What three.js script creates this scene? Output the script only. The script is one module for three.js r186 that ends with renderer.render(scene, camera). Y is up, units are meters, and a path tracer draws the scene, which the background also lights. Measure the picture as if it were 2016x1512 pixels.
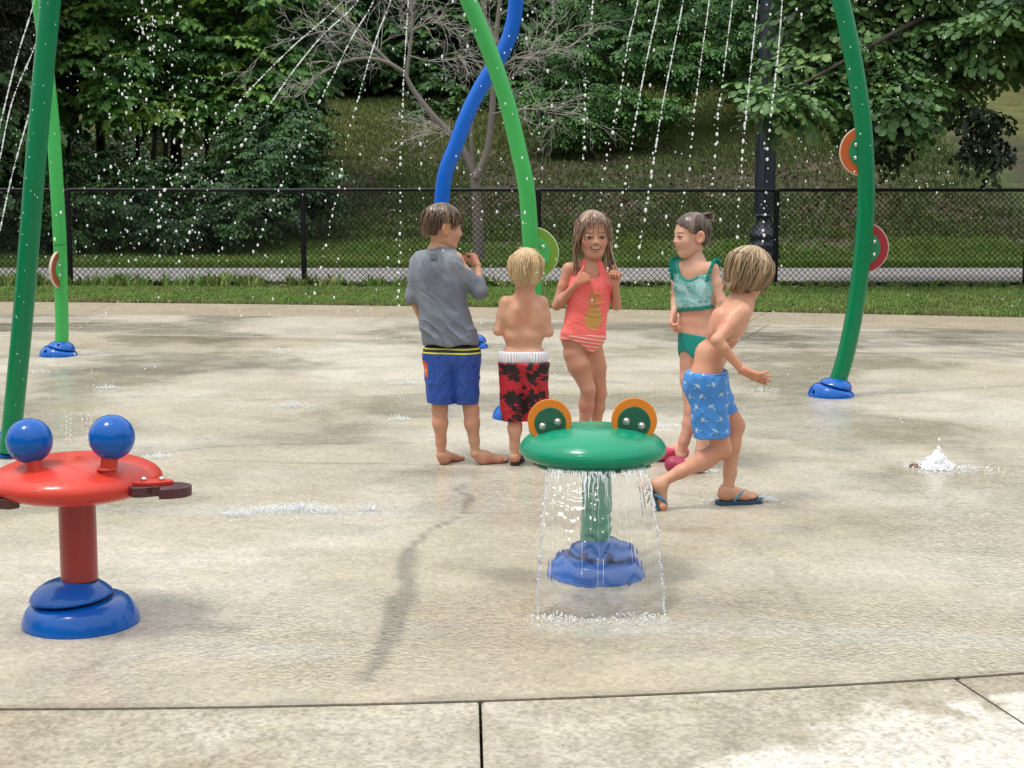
import * as THREE from 'three';
import { mergeGeometries } from 'three/addons/utils/BufferGeometryUtils.js';

// ---------------------------------------------------------------- camera, sky, sun, exposure
const F = 3000, EYE = 1.447, PITCH = -Math.atan(420 / 3000);       // focal length in pixels of a 2016 x 1512 frame
const scene = new THREE.Scene();
const camera = new THREE.PerspectiveCamera(2 * Math.atan(756 / F) * 180 / Math.PI, 4 / 3, 0.05, 400);
camera.position.set(0, EYE, 0);
camera.rotation.x = PITCH;
scene.add(camera);
const renderer = new THREE.WebGLRenderer({ antialias: true });
renderer.toneMapping = THREE.LinearToneMapping;
renderer.toneMappingExposure = 1.38;
renderer.shadowMap.enabled = true;

const V = (x = 0, y = 0, z = 0) => new THREE.Vector3(x, y, z);
function hash(ix, iy, iz) {
  let h = Math.imul(ix, 374761393) + Math.imul(iy, 668265263) + Math.imul(iz, 2147483647 ^ 0x5bd1e995) | 0;
  h = Math.imul(h ^ (h >>> 13), 1274126177); h = Math.imul(h ^ (h >>> 15), 0x2c1b3c6d);
  return ((h ^ (h >>> 16)) >>> 0) / 4294967296;
}
function noise(x, y, z = 0) {                                         // value noise, 0..1
  const ix = Math.floor(x), iy = Math.floor(y), iz = Math.floor(z);
  let fx = x - ix, fy = y - iy, fz = z - iz;
  fx = fx * fx * (3 - 2 * fx); fy = fy * fy * (3 - 2 * fy); fz = fz * fz * (3 - 2 * fz);
  const L = (a, b, t) => a + (b - a) * t;
  const plane = (k) => L(L(hash(ix, iy, k), hash(ix + 1, iy, k), fx), L(hash(ix, iy + 1, k), hash(ix + 1, iy + 1, k), fx), fy);
  return fz === 0 ? plane(iz) : L(plane(iz), plane(iz + 1), fz);
}
function fbm(x, y, z = 0, o = 4) { let s = 0, a = 0.5, t = 0; for (let i = 0; i < o; i++) { s += a * noise(x, y, z + i * 17); t += a; a *= 0.5; x *= 2.03; y *= 2.03; } return s / t; }
function rng(seed) { let s = seed | 0; return () => { s = (s + 0x6d2b79f5) | 0; let t = Math.imul(s ^ (s >>> 15), 1 | s); t = (t + Math.imul(t ^ (t >>> 7), 61 | t)) ^ t; return ((t ^ (t >>> 14)) >>> 0) / 4294967296; }; }
const clamp = (x, a = 0, b = 1) => Math.min(b, Math.max(a, x));
const sstep = (a, b, x) => { const t = clamp((x - a) / (b - a)); return t * t * (3 - 2 * t); };
const mix = (a, b, t) => a + (b - a) * t;
const mix3 = (a, b, t) => [mix(a[0], b[0], t), mix(a[1], b[1], t), mix(a[2], b[2], t)];
const toLin = (c) => { c /= 255; return c <= 0.04045 ? c / 12.92 : ((c + 0.055) / 1.055) ** 2.4; };
const S = (r, g, b) => [toLin(r), toLin(g), toLin(b)];                // sRGB bytes -> linear
const col = (a) => new THREE.Color().setRGB(a[0], a[1], a[2]);

{ // overcast sky with soft uneven cloud
  const W = 512, H = 256, d = new Float32Array(W * H * 4);
  for (let j = 0; j < H; j++) {
    const el = ((j + 0.5) / H - 0.5) * Math.PI, y = Math.sin(el);
    for (let i = 0; i < W; i++) {
      const az = ((i + 0.5) / W - 0.5) * 2 * Math.PI, x = Math.cos(az) * Math.cos(el), z = Math.sin(az) * Math.cos(el), o = (j * W + i) * 4;
      let L = y > 0 ? 0.52 + 0.75 * y : 0.3;
      if (y > 0) { const k = 1 / (y + 0.25); L *= 0.78 + 0.44 * fbm(x * k * 1.6 + 9, z * k * 1.6 + 4, 0, 4); }
      d[o] = L * 0.97; d[o + 1] = L * 1.0; d[o + 2] = L * 1.04; d[o + 3] = 1;
      if (y <= 0) { d[o] = L * 0.9; d[o + 1] = L; d[o + 2] = L * 0.8; }
    }
  }
  const t = new THREE.DataTexture(d, W, H, THREE.RGBAFormat, THREE.FloatType);
  t.mapping = THREE.EquirectangularReflectionMapping; t.magFilter = THREE.LinearFilter; t.needsUpdate = true;
  scene.background = t; scene.environment = t;
}
const sun = new THREE.DirectionalLight(new THREE.Color(1, 0.95, 0.86), 1.45);
sun.position.set(-9, 30, -4);
sun.target.position.set(0, 0, -9);
sun.castShadow = true; sun.shadow.radius = 22; sun.shadow.mapSize.set(4096, 4096);
Object.assign(sun.shadow.camera, { left: -30, right: 30, top: 30, bottom: -50, near: 1, far: 120 });
scene.add(sun, sun.target);

// ---------------------------------------------------------------- shared helpers
const SP = Math.sin(PITCH), CP = Math.cos(PITCH);
function ray(px, py) { const u = (px - 1008) / F, v = -(py - 756) / F; return V(u, v * CP + SP, v * SP - CP); }
function at(px, py, D) { const r = ray(px, py); return r.multiplyScalar(D / -r.z).add(V(0, EYE, 0)); }       // the point D metres ahead that is seen at a pixel
function G(px, py, y = 0) { const r = ray(px, py); return r.multiplyScalar((EYE - y) / -r.y).add(V(0, EYE, 0)); }
const taken = {};
function numbered(n) { const k = taken[n] = (taken[n] ?? -1) + 1; return k ? n + '_' + String(k).padStart(3, '0') : n; }
function tag(o, label, category, group, kind) { if (label) o.userData.label = label; if (category) o.userData.category = category; if (group) o.userData.group = group; if (kind) o.userData.kind = kind; return o; }
function thing(name, label, category, pos = V(), group) { const o = new THREE.Group(); o.name = numbered(name); o.position.copy(pos); scene.add(o); return tag(o, label, category, group); }
function part(name, geo, mat, parent, pos) {
  const m = new THREE.Mesh(geo, mat); m.castShadow = m.receiveShadow = true;
  m.name = parent === scene ? numbered(name) : name;
  if (parent !== scene) { const n = parent.children.filter((c) => c.userData.base === name).length; m.userData.base = name; if (n) m.name = name + '_' + String(n).padStart(3, '0'); }
  if (pos) m.position.copy(pos);
  parent.add(m); return m;
}
const struct = (name, geo, mat) => tag(part(name, geo, mat, scene), null, null, null, 'structure');
function M(o) { const { c, ...r } = o; return new THREE.MeshPhysicalMaterial({ ...(c ? { color: col(c) } : {}), roughness: 0.6, ...r }); }
function tube(points, radius, sides = 12, segs = 60, rEnd = radius) {
  const curve = points instanceof THREE.Curve ? points : new THREE.CatmullRomCurve3(points, false, 'centripetal'), g = new THREE.TubeGeometry(curve, segs, radius, sides, false);
  if (rEnd !== radius) {
    const p = g.attributes.position, n = sides + 1, c = V(), q = V();
    for (let i = 0; i <= segs; i++) { curve.getPointAt(i / segs, c); const k = mix(1, rEnd / radius, i / segs); for (let j = 0; j < n; j++) { q.fromBufferAttribute(p, i * n + j).sub(c).multiplyScalar(k).add(c); p.setXYZ(i * n + j, q.x, q.y, q.z); } }
  }
  return g;
}
const plain = (g) => { const h = g.index ? g.toNonIndexed() : g.clone(); for (const k of Object.keys(h.attributes)) if (!['position', 'normal'].includes(k)) h.deleteAttribute(k); return h; };
const merge = (list) => mergeGeometries(list.map(plain));
function moved(g, pos, rot, scale) { const o = new THREE.Object3D(); if (pos) o.position.copy(pos); if (rot) o.rotation.set(...rot); if (scale) o.scale.set(...scale); o.updateMatrix(); return g.applyMatrix4(o.matrix); }
function bar(a, b, r, sides = 8, r2 = r) { const d = b.clone().sub(a), g = new THREE.CylinderGeometry(r2, r, d.length(), sides, 1); g.applyQuaternion(new THREE.Quaternion().setFromUnitVectors(V(0, 1, 0), d.clone().normalize())); const m = a.clone().add(b).multiplyScalar(0.5); return g.translate(m.x, m.y, m.z); }
function tex(w, h, f, srgb) {                                          // f(u, v) -> [r, g, b] in 0..1
  const d = new Uint8Array(w * h * 4);
  for (let j = 0; j < h; j++) for (let i = 0; i < w; i++) { const c = f(i / w, j / h), o = (j * w + i) * 4; d[o] = clamp(c[0]) * 255; d[o + 1] = clamp(c[1]) * 255; d[o + 2] = clamp(c[2]) * 255; d[o + 3] = 255; }
  const t = new THREE.DataTexture(d, w, h); t.wrapS = t.wrapT = THREE.RepeatWrapping; t.magFilter = THREE.LinearFilter; t.minFilter = THREE.LinearMipmapLinearFilter; if (srgb) t.colorSpace = THREE.SRGBColorSpace; t.needsUpdate = true; return t;
}
function canvas(w, h, draw) { const c = document.createElement('canvas'); c.width = w; c.height = h; draw(c.getContext('2d')); const t = new THREE.CanvasTexture(c); t.colorSpace = THREE.SRGBColorSpace; t.wrapS = t.wrapT = THREE.RepeatWrapping; return t; }
// tileable value noise and fbm with whole periods
function tnoise(u, v, p, seed) { const x = u * p, y = v * p, ix = Math.floor(x), iy = Math.floor(y); let fx = x - ix, fy = y - iy; fx = fx * fx * (3 - 2 * fx); fy = fy * fy * (3 - 2 * fy); const h = (a, b) => hash((a % p + p) % p, (b % p + p) % p, seed); return mix(mix(h(ix, iy), h(ix + 1, iy), fx), mix(h(ix, iy + 1), h(ix + 1, iy + 1), fx), fy); }
function tfbm(u, v, p, seed, o = 4) { let s = 0, a = 0.5, t = 0; for (let i = 0; i < o; i++) { s += a * tnoise(u, v, p, seed + i); t += a; a *= 0.5; p *= 2; } return s / t; }

// Surface of a signed distance field: surface nets, with normals from the field's gradient.
function nets(f, lo, hi, cell) {
  const n = [0, 1, 2].map((k) => Math.ceil((hi[k] - lo[k]) / cell) + 2), [nx, ny, nz] = n, val = new Float32Array(nx * ny * nz), B = 12;
  const fill = (bx, by, bz, size, levels) => {                         // blocks that lie clear of the surface take their centre's value
    const ex = Math.min(bx + size, nx), ey = Math.min(by + size, ny), ez = Math.min(bz + size, nz); if (ex <= bx || ey <= by || ez <= bz) return;
    const h = (size - 1) / 2, c = f(lo[0] + (bx + h) * cell, lo[1] + (by + h) * cell, lo[2] + (bz + h) * cell);
    if (Math.abs(c) > h * cell * 2.2 + 0.006) { for (let z = bz; z < ez; z++) for (let y = by; y < ey; y++) { const o = (z * ny + y) * nx; val.fill(c, o + bx, o + ex); } return; }
    if (!levels) { for (let z = bz; z < ez; z++) for (let y = by; y < ey; y++) for (let x = bx; x < ex; x++) val[(z * ny + y) * nx + x] = f(lo[0] + x * cell, lo[1] + y * cell, lo[2] + z * cell); return; }
    const q = size / 2; for (let k = 0; k < 8; k++) fill(bx + (k & 1) * q, by + ((k >> 1) & 1) * q, bz + (k >> 2) * q, q, levels - 1);
  };
  for (let bz = 0; bz < nz; bz += B) for (let by = 0; by < ny; by += B) for (let bx = 0; bx < nx; bx += B) fill(bx, by, bz, B, 2);
  const id = new Int32Array(nx * ny * nz).fill(-1), pos = [], E = [];
  for (let a = 0; a < 8; a++) for (const k of [1, 2, 4]) if (!(a & k)) E.push([a, a | k]);
  for (let z = 0; z < nz - 1; z++) for (let y = 0; y < ny - 1; y++) for (let x = 0; x < nx - 1; x++) {
    const o = (z * ny + y) * nx + x; let mask = 0; const v = [];
    for (let k = 0; k < 8; k++) { v[k] = val[o + (k & 1) + ((k >> 1) & 1) * nx + (k >> 2) * nx * ny]; if (v[k] < 0) mask |= 1 << k; }
    if (mask === 0 || mask === 255) continue;
    let sx = 0, sy = 0, sz = 0, m = 0;
    for (const [a, b] of E) if ((v[a] < 0) !== (v[b] < 0)) { const t = v[a] / (v[a] - v[b]); sx += (a & 1) + ((b & 1) - (a & 1)) * t; sy += ((a >> 1) & 1) + (((b >> 1) & 1) - ((a >> 1) & 1)) * t; sz += (a >> 2) + ((b >> 2) - (a >> 2)) * t; m++; }
    id[o] = pos.length / 3; pos.push(lo[0] + (x + sx / m) * cell, lo[1] + (y + sy / m) * cell, lo[2] + (z + sz / m) * cell);
  }
  const idx = [], st = [1, nx, nx * ny];
  for (let z = 1; z < nz - 1; z++) for (let y = 1; y < ny - 1; y++) for (let x = 1; x < nx - 1; x++) {
    const o = (z * ny + y) * nx + x, s = val[o] < 0;
    for (let k = 0; k < 3; k++) {
      if (s === (val[o + st[k]] < 0)) continue;
      const u = st[(k + 1) % 3], w = st[(k + 2) % 3], a = id[o - u - w], b = id[o - w], c = id[o], d = id[o - u];
      if (a < 0 || b < 0 || c < 0 || d < 0) continue;
      if (s) idx.push(a, b, c, a, c, d); else idx.push(a, c, b, a, d, c);
    }
  }
  const N = new Float32Array(pos.length), e = cell * 0.5;
  for (let i = 0; i < pos.length; i += 3) {
    const [x, y, z] = [pos[i], pos[i + 1], pos[i + 2]];
    const a = f(x + e, y - e, z - e), b = f(x - e, y - e, z + e), c = f(x - e, y + e, z - e), q = f(x + e, y + e, z + e), gx = a - b - c + q, gy = -a - b + c + q, gz = -a + b - c + q; const l = Math.hypot(gx, gy, gz) || 1;
    N[i] = gx / l; N[i + 1] = gy / l; N[i + 2] = gz / l;
  }
  const g = new THREE.BufferGeometry(); g.setAttribute('position', new THREE.BufferAttribute(new Float32Array(pos), 3)); g.setAttribute('normal', new THREE.BufferAttribute(N, 3)); g.setIndex(idx); return g;
}
const smin = (a, b, k) => { const e = a > b ? a - b : b - a; if (e >= k) return a < b ? a : b; const h = (k - e) / k; return Math.min(a, b) - h * h * k * 0.25; };
const smax = (a, b, k) => -smin(-a, -b, k);
function capsule(a, b, ra, rb = ra) {                                 // tapered, between two Vector3
  const ax = a.x, ay = a.y, az = a.z, dx = b.x - ax, dy = b.y - ay, dz = b.z - az, dd = dx * dx + dy * dy + dz * dz || 1e-9;
  const f = (x, y, z) => { const px = x - ax, py = y - ay, pz = z - az; let t = (px * dx + py * dy + pz * dz) / dd; t = t < 0 ? 0 : t > 1 ? 1 : t; const qx = px - dx * t, qy = py - dy * t, qz = pz - dz * t; return Math.sqrt(qx * qx + qy * qy + qz * qz) - (ra + (rb - ra) * t); };
  f.ball = [ax + dx / 2, ay + dy / 2, az + dz / 2, Math.sqrt(dd) / 2 + Math.max(ra, rb)]; return f;
}
function ellipsoid(c, r, basis) {                                     // basis: optional [X, Y, Z] unit vectors
  return (x, y, z) => {
    let px = x - c.x, py = y - c.y, pz = z - c.z;
    if (basis) { const q = [px, py, pz]; [px, py, pz] = basis.map((b) => b.x * q[0] + b.y * q[1] + b.z * q[2]); }
    const k0 = Math.hypot(px / r[0], py / r[1], pz / r[2]), k1 = Math.hypot(px / (r[0] * r[0]), py / (r[1] * r[1]), pz / (r[2] * r[2]));
    return k1 < 1e-9 ? -Math.min(...r) : k0 * (k0 - 1) / k1;
  };
}
function blend(list, k) {                                             // smooth union; far from everything a cheap lower bound will do
  const n = list.length; let ball = null;
  if (list.every((f) => f.ball)) { const c = [0, 1, 2].map((q) => list.reduce((a, f) => a + f.ball[q], 0) / n); ball = [...c, Math.max(...list.map((f) => Math.hypot(f.ball[0] - c[0], f.ball[1] - c[1], f.ball[2] - c[2]) + f.ball[3]))]; }
  const f = (x, y, z) => { if (ball) { const a = x - ball[0], b = y - ball[1], c = z - ball[2], e = Math.sqrt(a * a + b * b + c * c) - ball[3]; if (e > 0.07) return e; } let d = list[0](x, y, z); for (let i = 1; i < n; i++) d = smin(d, list[i](x, y, z), k); return d; };
  if (ball) f.ball = ball; return f;
}
function paint(g, f) { const p = g.attributes.position, n = g.attributes.normal, c = new Float32Array(p.count * 3); for (let i = 0; i < p.count; i++) { const q = f(p.getX(i), p.getY(i), p.getZ(i), n.getX(i), n.getY(i), n.getZ(i)); c[i * 3] = q[0]; c[i * 3 + 1] = q[1]; c[i * 3 + 2] = q[2]; } g.setAttribute('color', new THREE.BufferAttribute(c, 3)); return g; }
function setUV(g, f) { const p = g.attributes.position, u = new Float32Array(p.count * 2); for (let i = 0; i < p.count; i++) { const q = f(p.getX(i), p.getY(i), p.getZ(i)); u[i * 2] = q[0]; u[i * 2 + 1] = q[1]; } g.setAttribute('uv', new THREE.BufferAttribute(u, 2)); return g; }
// ---------------------------------------------------------------- ground: terrain, pad, slabs, path
function curve3(a, b, c) {                                            // z as a smooth function of x through three seen ground points
  const [p, q, r] = [a, b, c].map(([x, y]) => G(x, y));
  return (x) => p.z * (x - q.x) * (x - r.x) / ((p.x - q.x) * (p.x - r.x)) + q.z * (x - p.x) * (x - r.x) / ((q.x - p.x) * (q.x - r.x)) + r.z * (x - p.x) * (x - q.x) / ((r.x - p.x) * (r.x - q.x));
}
const nearJoint = curve3([0, 1396], [945, 1380], [2016, 1325]);
const farJoint = curve3([60, 656], [700, 667], [2016, 703]);
const lipLine = curve3([62, 619], [700, 624], [2016, 651]);
const grassEdge = curve3([0, 594], [820, 603], [2016, 625]);
const FENCE_Z = -19.2, PATH_A = -19.95, PATH_B = -22.9;
function hill(x, z) {
  const d = -z + 0.05 * x;
  let h = 3.95 * Math.pow(sstep(24.5, 47.5, d), 1.0);
  h = mix(h, clamp((d - 24.5) / 20.5, 0, 1) * 3.95, 0.45);
  if (d > 45) h += (d - 45) * 0.05;
  h += (fbm(x * 0.25, z * 0.25, 3) - 0.5) * 0.7 * sstep(25, 32, d);
  return h;
}
function land(x, z) {
  if (z > grassEdge(clamp(x, -7, 7)) + 0.12) return -0.09;
  if (z > PATH_A + 0.05) return -0.012 + 0.02 * (fbm(x * 1.5, z * 1.5) - 0.5);
  if (z > PATH_B - 0.02) return -0.05;
  return 0.01 + hill(x, z);
}
{
  const NX = 260, NZ = 420, pos = [], c = [], uv = [], idx = [];
  const zOf = (t) => t < 0.3 ? mix(12, -14.6, t / 0.3) : t < 0.62 ? mix(-14.6, -27, (t - 0.3) / 0.32) : mix(-27, -130, ((t - 0.62) / 0.38) ** 1.6);
  for (let j = 0; j <= NZ; j++) for (let i = 0; i <= NX; i++) {
    const z = zOf(j / NZ), s = (i / NX) * 2 - 1, x = (s * 0.22 + 0.78 * s * s * s) * (14 + Math.max(0, -z) * 1.1), y = land(x, z);
    pos.push(x, y, z); uv.push(x, z);
    const d = -z + 0.05 * x, n = fbm(x * 0.7, z * 0.7, 5), m = fbm(x * 0.22 + 3, z * 0.3, 8), f = fbm(x * 3, z * 3, 2);
    const lawn = [0.09, 0.15, 0.036], dry = [0.17, 0.155, 0.055], litter = [0.083, 0.072, 0.043], bare = [0.13, 0.095, 0.062], upper = [0.17, 0.18, 0.055];
    let k = mix3(lawn, dry, sstep(0.52, 0.75, n) * 0.7);
    const lit = sstep(25.2, 28.5, d + (m - 0.5) * 4), green = sstep(0.36, 0.56, fbm(x * 0.55 + 20, z * 0.4, 11));
    let slope = mix3(litter, lawn, green * 0.72); slope = mix3(slope, bare, sstep(0.6, 0.76, m) * 0.5);
    k = mix3(k, slope, lit);
    const path = Math.abs(x - (6.1 + 0.35 * Math.sin(z * 0.6) + (d - 26) * 0.12)); k = mix3(k, bare, sstep(0.9, 0.3, path + (f - 0.5) * 0.9) * sstep(24, 26, d) * sstep(37, 32, d));
    k = mix3(k, upper, sstep(33.5, 37, d + (m - 0.5) * 3 - (Math.abs(x + 3.2) < 4 ? 0 : 1.5)));
    if (z > PATH_B && z < PATH_A + 0.4) k = mix3(k, [0.08, 0.065, 0.045], 0.6);
    if (z > grassEdge(clamp(x, -7, 7)) - 0.22) k = mix3(k, [0.15, 0.11, 0.065], 0.75);
    const l = 0.7 + 0.6 * f; c.push(k[0] * l, k[1] * l, k[2] * l);
  }
  for (let j = 0; j < NZ; j++) for (let i = 0; i < NX; i++) { const a = j * (NX + 1) + i, b = a + NX + 1; idx.push(a, a + 1, b, a + 1, b + 1, b); }
  const g = new THREE.BufferGeometry(); g.setAttribute('position', new THREE.Float32BufferAttribute(pos, 3)); g.setAttribute('color', new THREE.Float32BufferAttribute(c, 3)); g.setAttribute('uv', new THREE.Float32BufferAttribute(uv, 2)); g.setIndex(idx); g.computeVertexNormals();
  const soil = tex(512, 512, (u, v) => { const a = tfbm(u, v, 8, 1, 5), b = tnoise(u, v, 96, 7), l = 0.35 + 0.6 * a + 0.35 * (b - 0.5); return [l * 1.02, l, l * 0.95]; }, false); soil.repeat.set(0.5, 0.5);
  struct('ground', g, new THREE.MeshStandardMaterial({ vertexColors: true, map: soil, roughness: 0.95, bumpMap: soil, bumpScale: 0.03 }));
}

// concrete: fine exposed sand and pebbles in the textures; stains, dry patches and a painted foot shadow in the vertex colours
const speckle = (k) => tex(1024, 1024, (u, v) => {
  const a = tnoise(u, v, 200, 1), b = tnoise(u, v, 110, 2), c = tfbm(u, v, 6, 3, 4), e = tnoise(u + 0.02 * c, v, 420, 5);
  let l = 0.83 + 0.16 * (c - 0.5); l += k * ((a - 0.5) * 0.34 + (b - 0.5) * 0.27 + (e > 0.9 ? -0.26 : 0)) + (a > 0.88 ? 0.14 : 0);
  const w = tnoise(u, v, 200, 9) > 0.84 ? 0.07 : 0; return [l + w * 0.4, l - w * 0.2, l - 0.02 - w];
}, false);
const speck = speckle(1), speckFine = speckle(0.68); speck.repeat.set(0.55, 0.55); speckFine.repeat.set(0.55, 0.55);
const grain = tex(1024, 1024, (u, v) => { const a = tnoise(u, v, 220, 21), b = tfbm(u, v, 30, 23, 3), s = tnoise(u + 0.05 * b, v, 130, 31); const l = 0.5 + (a - 0.5) * 0.6 + (b - 0.5) * 0.28 + (s - 0.5) * 0.3; return [l, l, l]; }, false); grain.repeat.set(0.47, 0.47);
const film = tex(512, 512, (u, v) => { const a = tfbm(u, v, 5, 41, 5), b = tfbm(u, v, 40, 47, 2); const l = 0.15 + 0.42 * sstep(0.38, 0.7, a) + 0.2 * (b - 0.5); return [l, l, l]; }, false); film.repeat.set(0.21, 0.21);
const drier = tex(256, 256, (u, v) => { const l = 0.78 + 0.3 * (tfbm(u, v, 30, 61, 3) - 0.5); return [l, l, l]; }, false);
const concrete = new THREE.MeshPhysicalMaterial({ vertexColors: true, map: speckFine, bumpMap: grain, bumpScale: 0.0024, roughness: 1, roughnessMap: film, specularIntensity: 0.75 });
const dryConcrete = new THREE.MeshPhysicalMaterial({ vertexColors: true, map: speck, bumpMap: grain, bumpScale: 0.0035, roughness: 1, roughnessMap: drier, specularIntensity: 0.5 });

const polyline = (pts) => pts.map(([x, y, w]) => { const p = G(x, y); return [p.x, p.z, w]; });
function distTo(line, x, z) {                                        // distance beyond a line's half width
  let best = 9, w = 0;
  for (let i = 0; i + 1 < line.length; i++) { const [ax, az, aw] = line[i], [bx, bz, bw] = line[i + 1], dx = bx - ax, dz = bz - az, t = clamp(((x - ax) * dx + (z - az) * dz) / (dx * dx + dz * dz)), d = Math.hypot(x - ax - dx * t, z - az - dz * t) - mix(aw, bw, t); if (d < best) { best = d; w = mix(aw, bw, t); } }
  return best;
}
const seep = polyline([[952, 920, 0.004], [925, 948, 0.008], [897, 965, 0.012], [928, 978, 0.02], [908, 1016, 0.02], [850, 1042, 0.022], [805, 1082, 0.03], [797, 1125, 0.04], [806, 1152, 0.052], [790, 1190, 0.045], [772, 1240, 0.05], [750, 1290, 0.052], [718, 1340, 0.036]]);
const cracks = [
  polyline([[1440, 806, 0.004], [1592, 793, 0.005], [1690, 779, 0.005], [1860, 768, 0.004], [2010, 759, 0.004], [2300, 745, 0.003]]),
  polyline([[300, 893, 0.005], [420, 880, 0.006], [560, 874, 0.005], [840, 872, 0.003]]), polyline([[360, 905, 0.004], [640, 912, 0.006], [860, 915, 0.004]]),
  polyline([[430, 790, 0.004], [640, 783, 0.003], [860, 776, 0.003]]), polyline([[130, 1345, 0.004], [215, 1290, 0.006], [262, 1240, 0.005]]), polyline([[400, 1300, 0.006], [470, 1235, 0.006], [540, 1165, 0.004]]),
  polyline([[1180, 1010, 0.003], [900, 1010, 0.002]]), polyline([[1455, 1055, 0.003], [1540, 1130, 0.003], [1620, 1255, 0.002]]),
];
cracks.slice(4).forEach((k) => { k.faint = true; });
const blobs = [ // stains, a dark patch beside the frog, a shadow painted below the running boy: pixel, radii in metres, strength
  [1015, 1135, 0.16, 0.12, 0.3], [1340, 1042, 0.2, 0.09, 0.22], [1450, 1240, 0.05, 0.04, 0.2], [1470, 1190, 0.14, 0.07, 0.14], [1640, 1290, 0.3, 0.08, 0.12], [860, 930, 0.4, 0.14, 0.22], [640, 1085, 0.35, 0.1, 0.1],
  [1250, 640, 0.9, 0.35, 0.2], [350, 725, 1.5, 0.5, 0.2], [1900, 670, 1.6, 0.55, 0.34], [1700, 905, 0.22, 0.6, 0.13], [1240, 1180, 0.2, 0.12, 0.1], [70, 640, 0.8, 0.5, 0.35], [1130, 905, 0.6, 0.2, 0.12],
].map(([x, y, rx, rz, s]) => { const p = G(x, y); return [p.x, p.z, rx, rz, s]; });
const scuffs = [[440, 1005, .5, .16], [580, 1005, .7, .17], [1845, 1260, 0.4, 0.12], [1500, 1240, .5, .12], [500, 1280, .5, .14], [1200, 1230, .3, .1]].map(([x, y, rx, rz]) => { const p = G(x, y); return [p.x, p.z, rx, rz]; });
function padColor(x, z) {
  const a = fbm(x * 0.9, z * 0.9, 1, 5), b = fbm(x * 0.35 + 7, z * 0.5, 2, 4), e = fbm(x * 5, z * 5, 4, 3), s = fbm(x * 2.2 + z * 0.9, z * 7 - x * 1.2, 6, 4);
  let c = mix3([0.535, 0.478, 0.37], [0.64, 0.59, 0.495], sstep(0.35, 0.65, a));
  c = mix3(c, [0.48, 0.395, 0.28], sstep(0.5, 0.72, b) * 0.5); c = mix3(c, [0.44, 0.41, 0.345], sstep(0.55, 0.75, s) * 0.45);
  let l = 0.9 + 0.22 * (e - 0.5) + 0.12 * (s - 0.5);
  for (const [px, pz, rx, rz, k] of blobs) { const q = Math.hypot((x - px) / rx, (z - pz) / rz) + (e - 0.5) * 0.9 + (s - 0.5) * 0.6; if (q < 1.2) { const t = sstep(1.15, 0.3, q) * k; l *= 1 - t * 0.85; } }
  for (const [px, pz, rx, rz] of scuffs) { const q = Math.hypot((x - px) / rx, (z - pz) / rz) + (e - 0.5) * 1.2 + (s - 0.5); if (q < 1.2) c = mix3(c, [0.6, 0.58, 0.52], sstep(1.1, 0.4, q) * 0.5); }
  if (x > -1.3 && x < 0.4 && z > -8 && z < -4) { const d = distTo(seep, x, z) + 0.008 + (e - 0.5) * 0.05 + (fbm(x * 22, z * 22, 3, 2) - 0.5) * 0.02; const t = sstep(0.014, -0.014, d) * 0.6; c = mix3(c, [0.19, 0.18, 0.16], t); }
  for (const k of cracks) { const d = distTo(k, x, z) + (e - 0.5) * 0.03; if (d < 0.03) l *= 1 - (k.faint ? 0.13 : 0.32) * sstep(0.02, -0.004, d); }
  const far = sstep(farJoint(x) + 0.75, farJoint(x) + 0.15, z + (e - 0.5) * 0.3); c = mix3(c, [0.33, 0.31, 0.27], 0);
  l *= 1 - 0.16 * far * sstep(0.4, 0.6, s); l *= 1 - 0.2 * sstep(0.05, 0.0, Math.abs(z - nearJoint(x)) - 0.02 + (e - 0.5) * 0.05);
  return [c[0] * l, c[1] * l, c[2] * l];
}
const dryEdge = [[1180, 1600], [1340, 1530], [1400, 1490], [1440, 1462], [1560, 1455], [1590, 1430], [1670, 1425], [1705, 1395], [1760, 1395], [1850, 1412], [1930, 1400], [2016, 1385], [2300, 1340]];
function apronColor(x, z) {
  const a = fbm(x * 1.3, z * 1.3, 21, 5), e = fbm(x * 9, z * 9, 24, 3), s = fbm(x * 3 + z * 2, z * 16 + x * 5, 26, 3), r = 0.5 + 0.5 * Math.sin((z * 0.9 + x * 0.35 + 0.3 * a) * 95 + e * 5);
  let c = mix3([0.42, 0.36, 0.265], [0.55, 0.5, 0.41], sstep(0.35, 0.65, a) * 0.7 + (e - 0.5) * 0.9);
  c = mix3(c, [0.66, 0.62, 0.55], r * sstep(0.45, 0.68, fbm(x * 1.7 + 4, z * 2.6, 29, 3)) * 0.34);
  let y = 9999; for (let i = 0; i + 1 < dryXZ.length; i++) if (x >= dryXZ[i][0] && x < dryXZ[i + 1][0]) y = mix(dryXZ[i][1], dryXZ[i + 1][1], (x - dryXZ[i][0]) / (dryXZ[i + 1][0] - dryXZ[i][0]));
  if (y < 9) { const d = z - y + (e - 0.5) * 0.2 + (s - 0.5) * 0.16 + (fbm(x * 30, z * 30, 35, 2) - 0.5) * 0.05; c = mix3(c, [0.76, 0.72, 0.65], sstep(-0.006, 0.01, d) * (0.93 - 0.5 * sstep(0.6, 0.75, fbm(x * 4, z * 5, 33, 3)))); }
  const l = 0.86 + 0.28 * (s - 0.5) + 0.2 * (e - 0.5); return [c[0] * l, c[1] * l, c[2] * l];
}
const dryXZ = dryEdge.map(([x, y]) => { const p = G(x, y); return [p.x, p.z]; });
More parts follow.
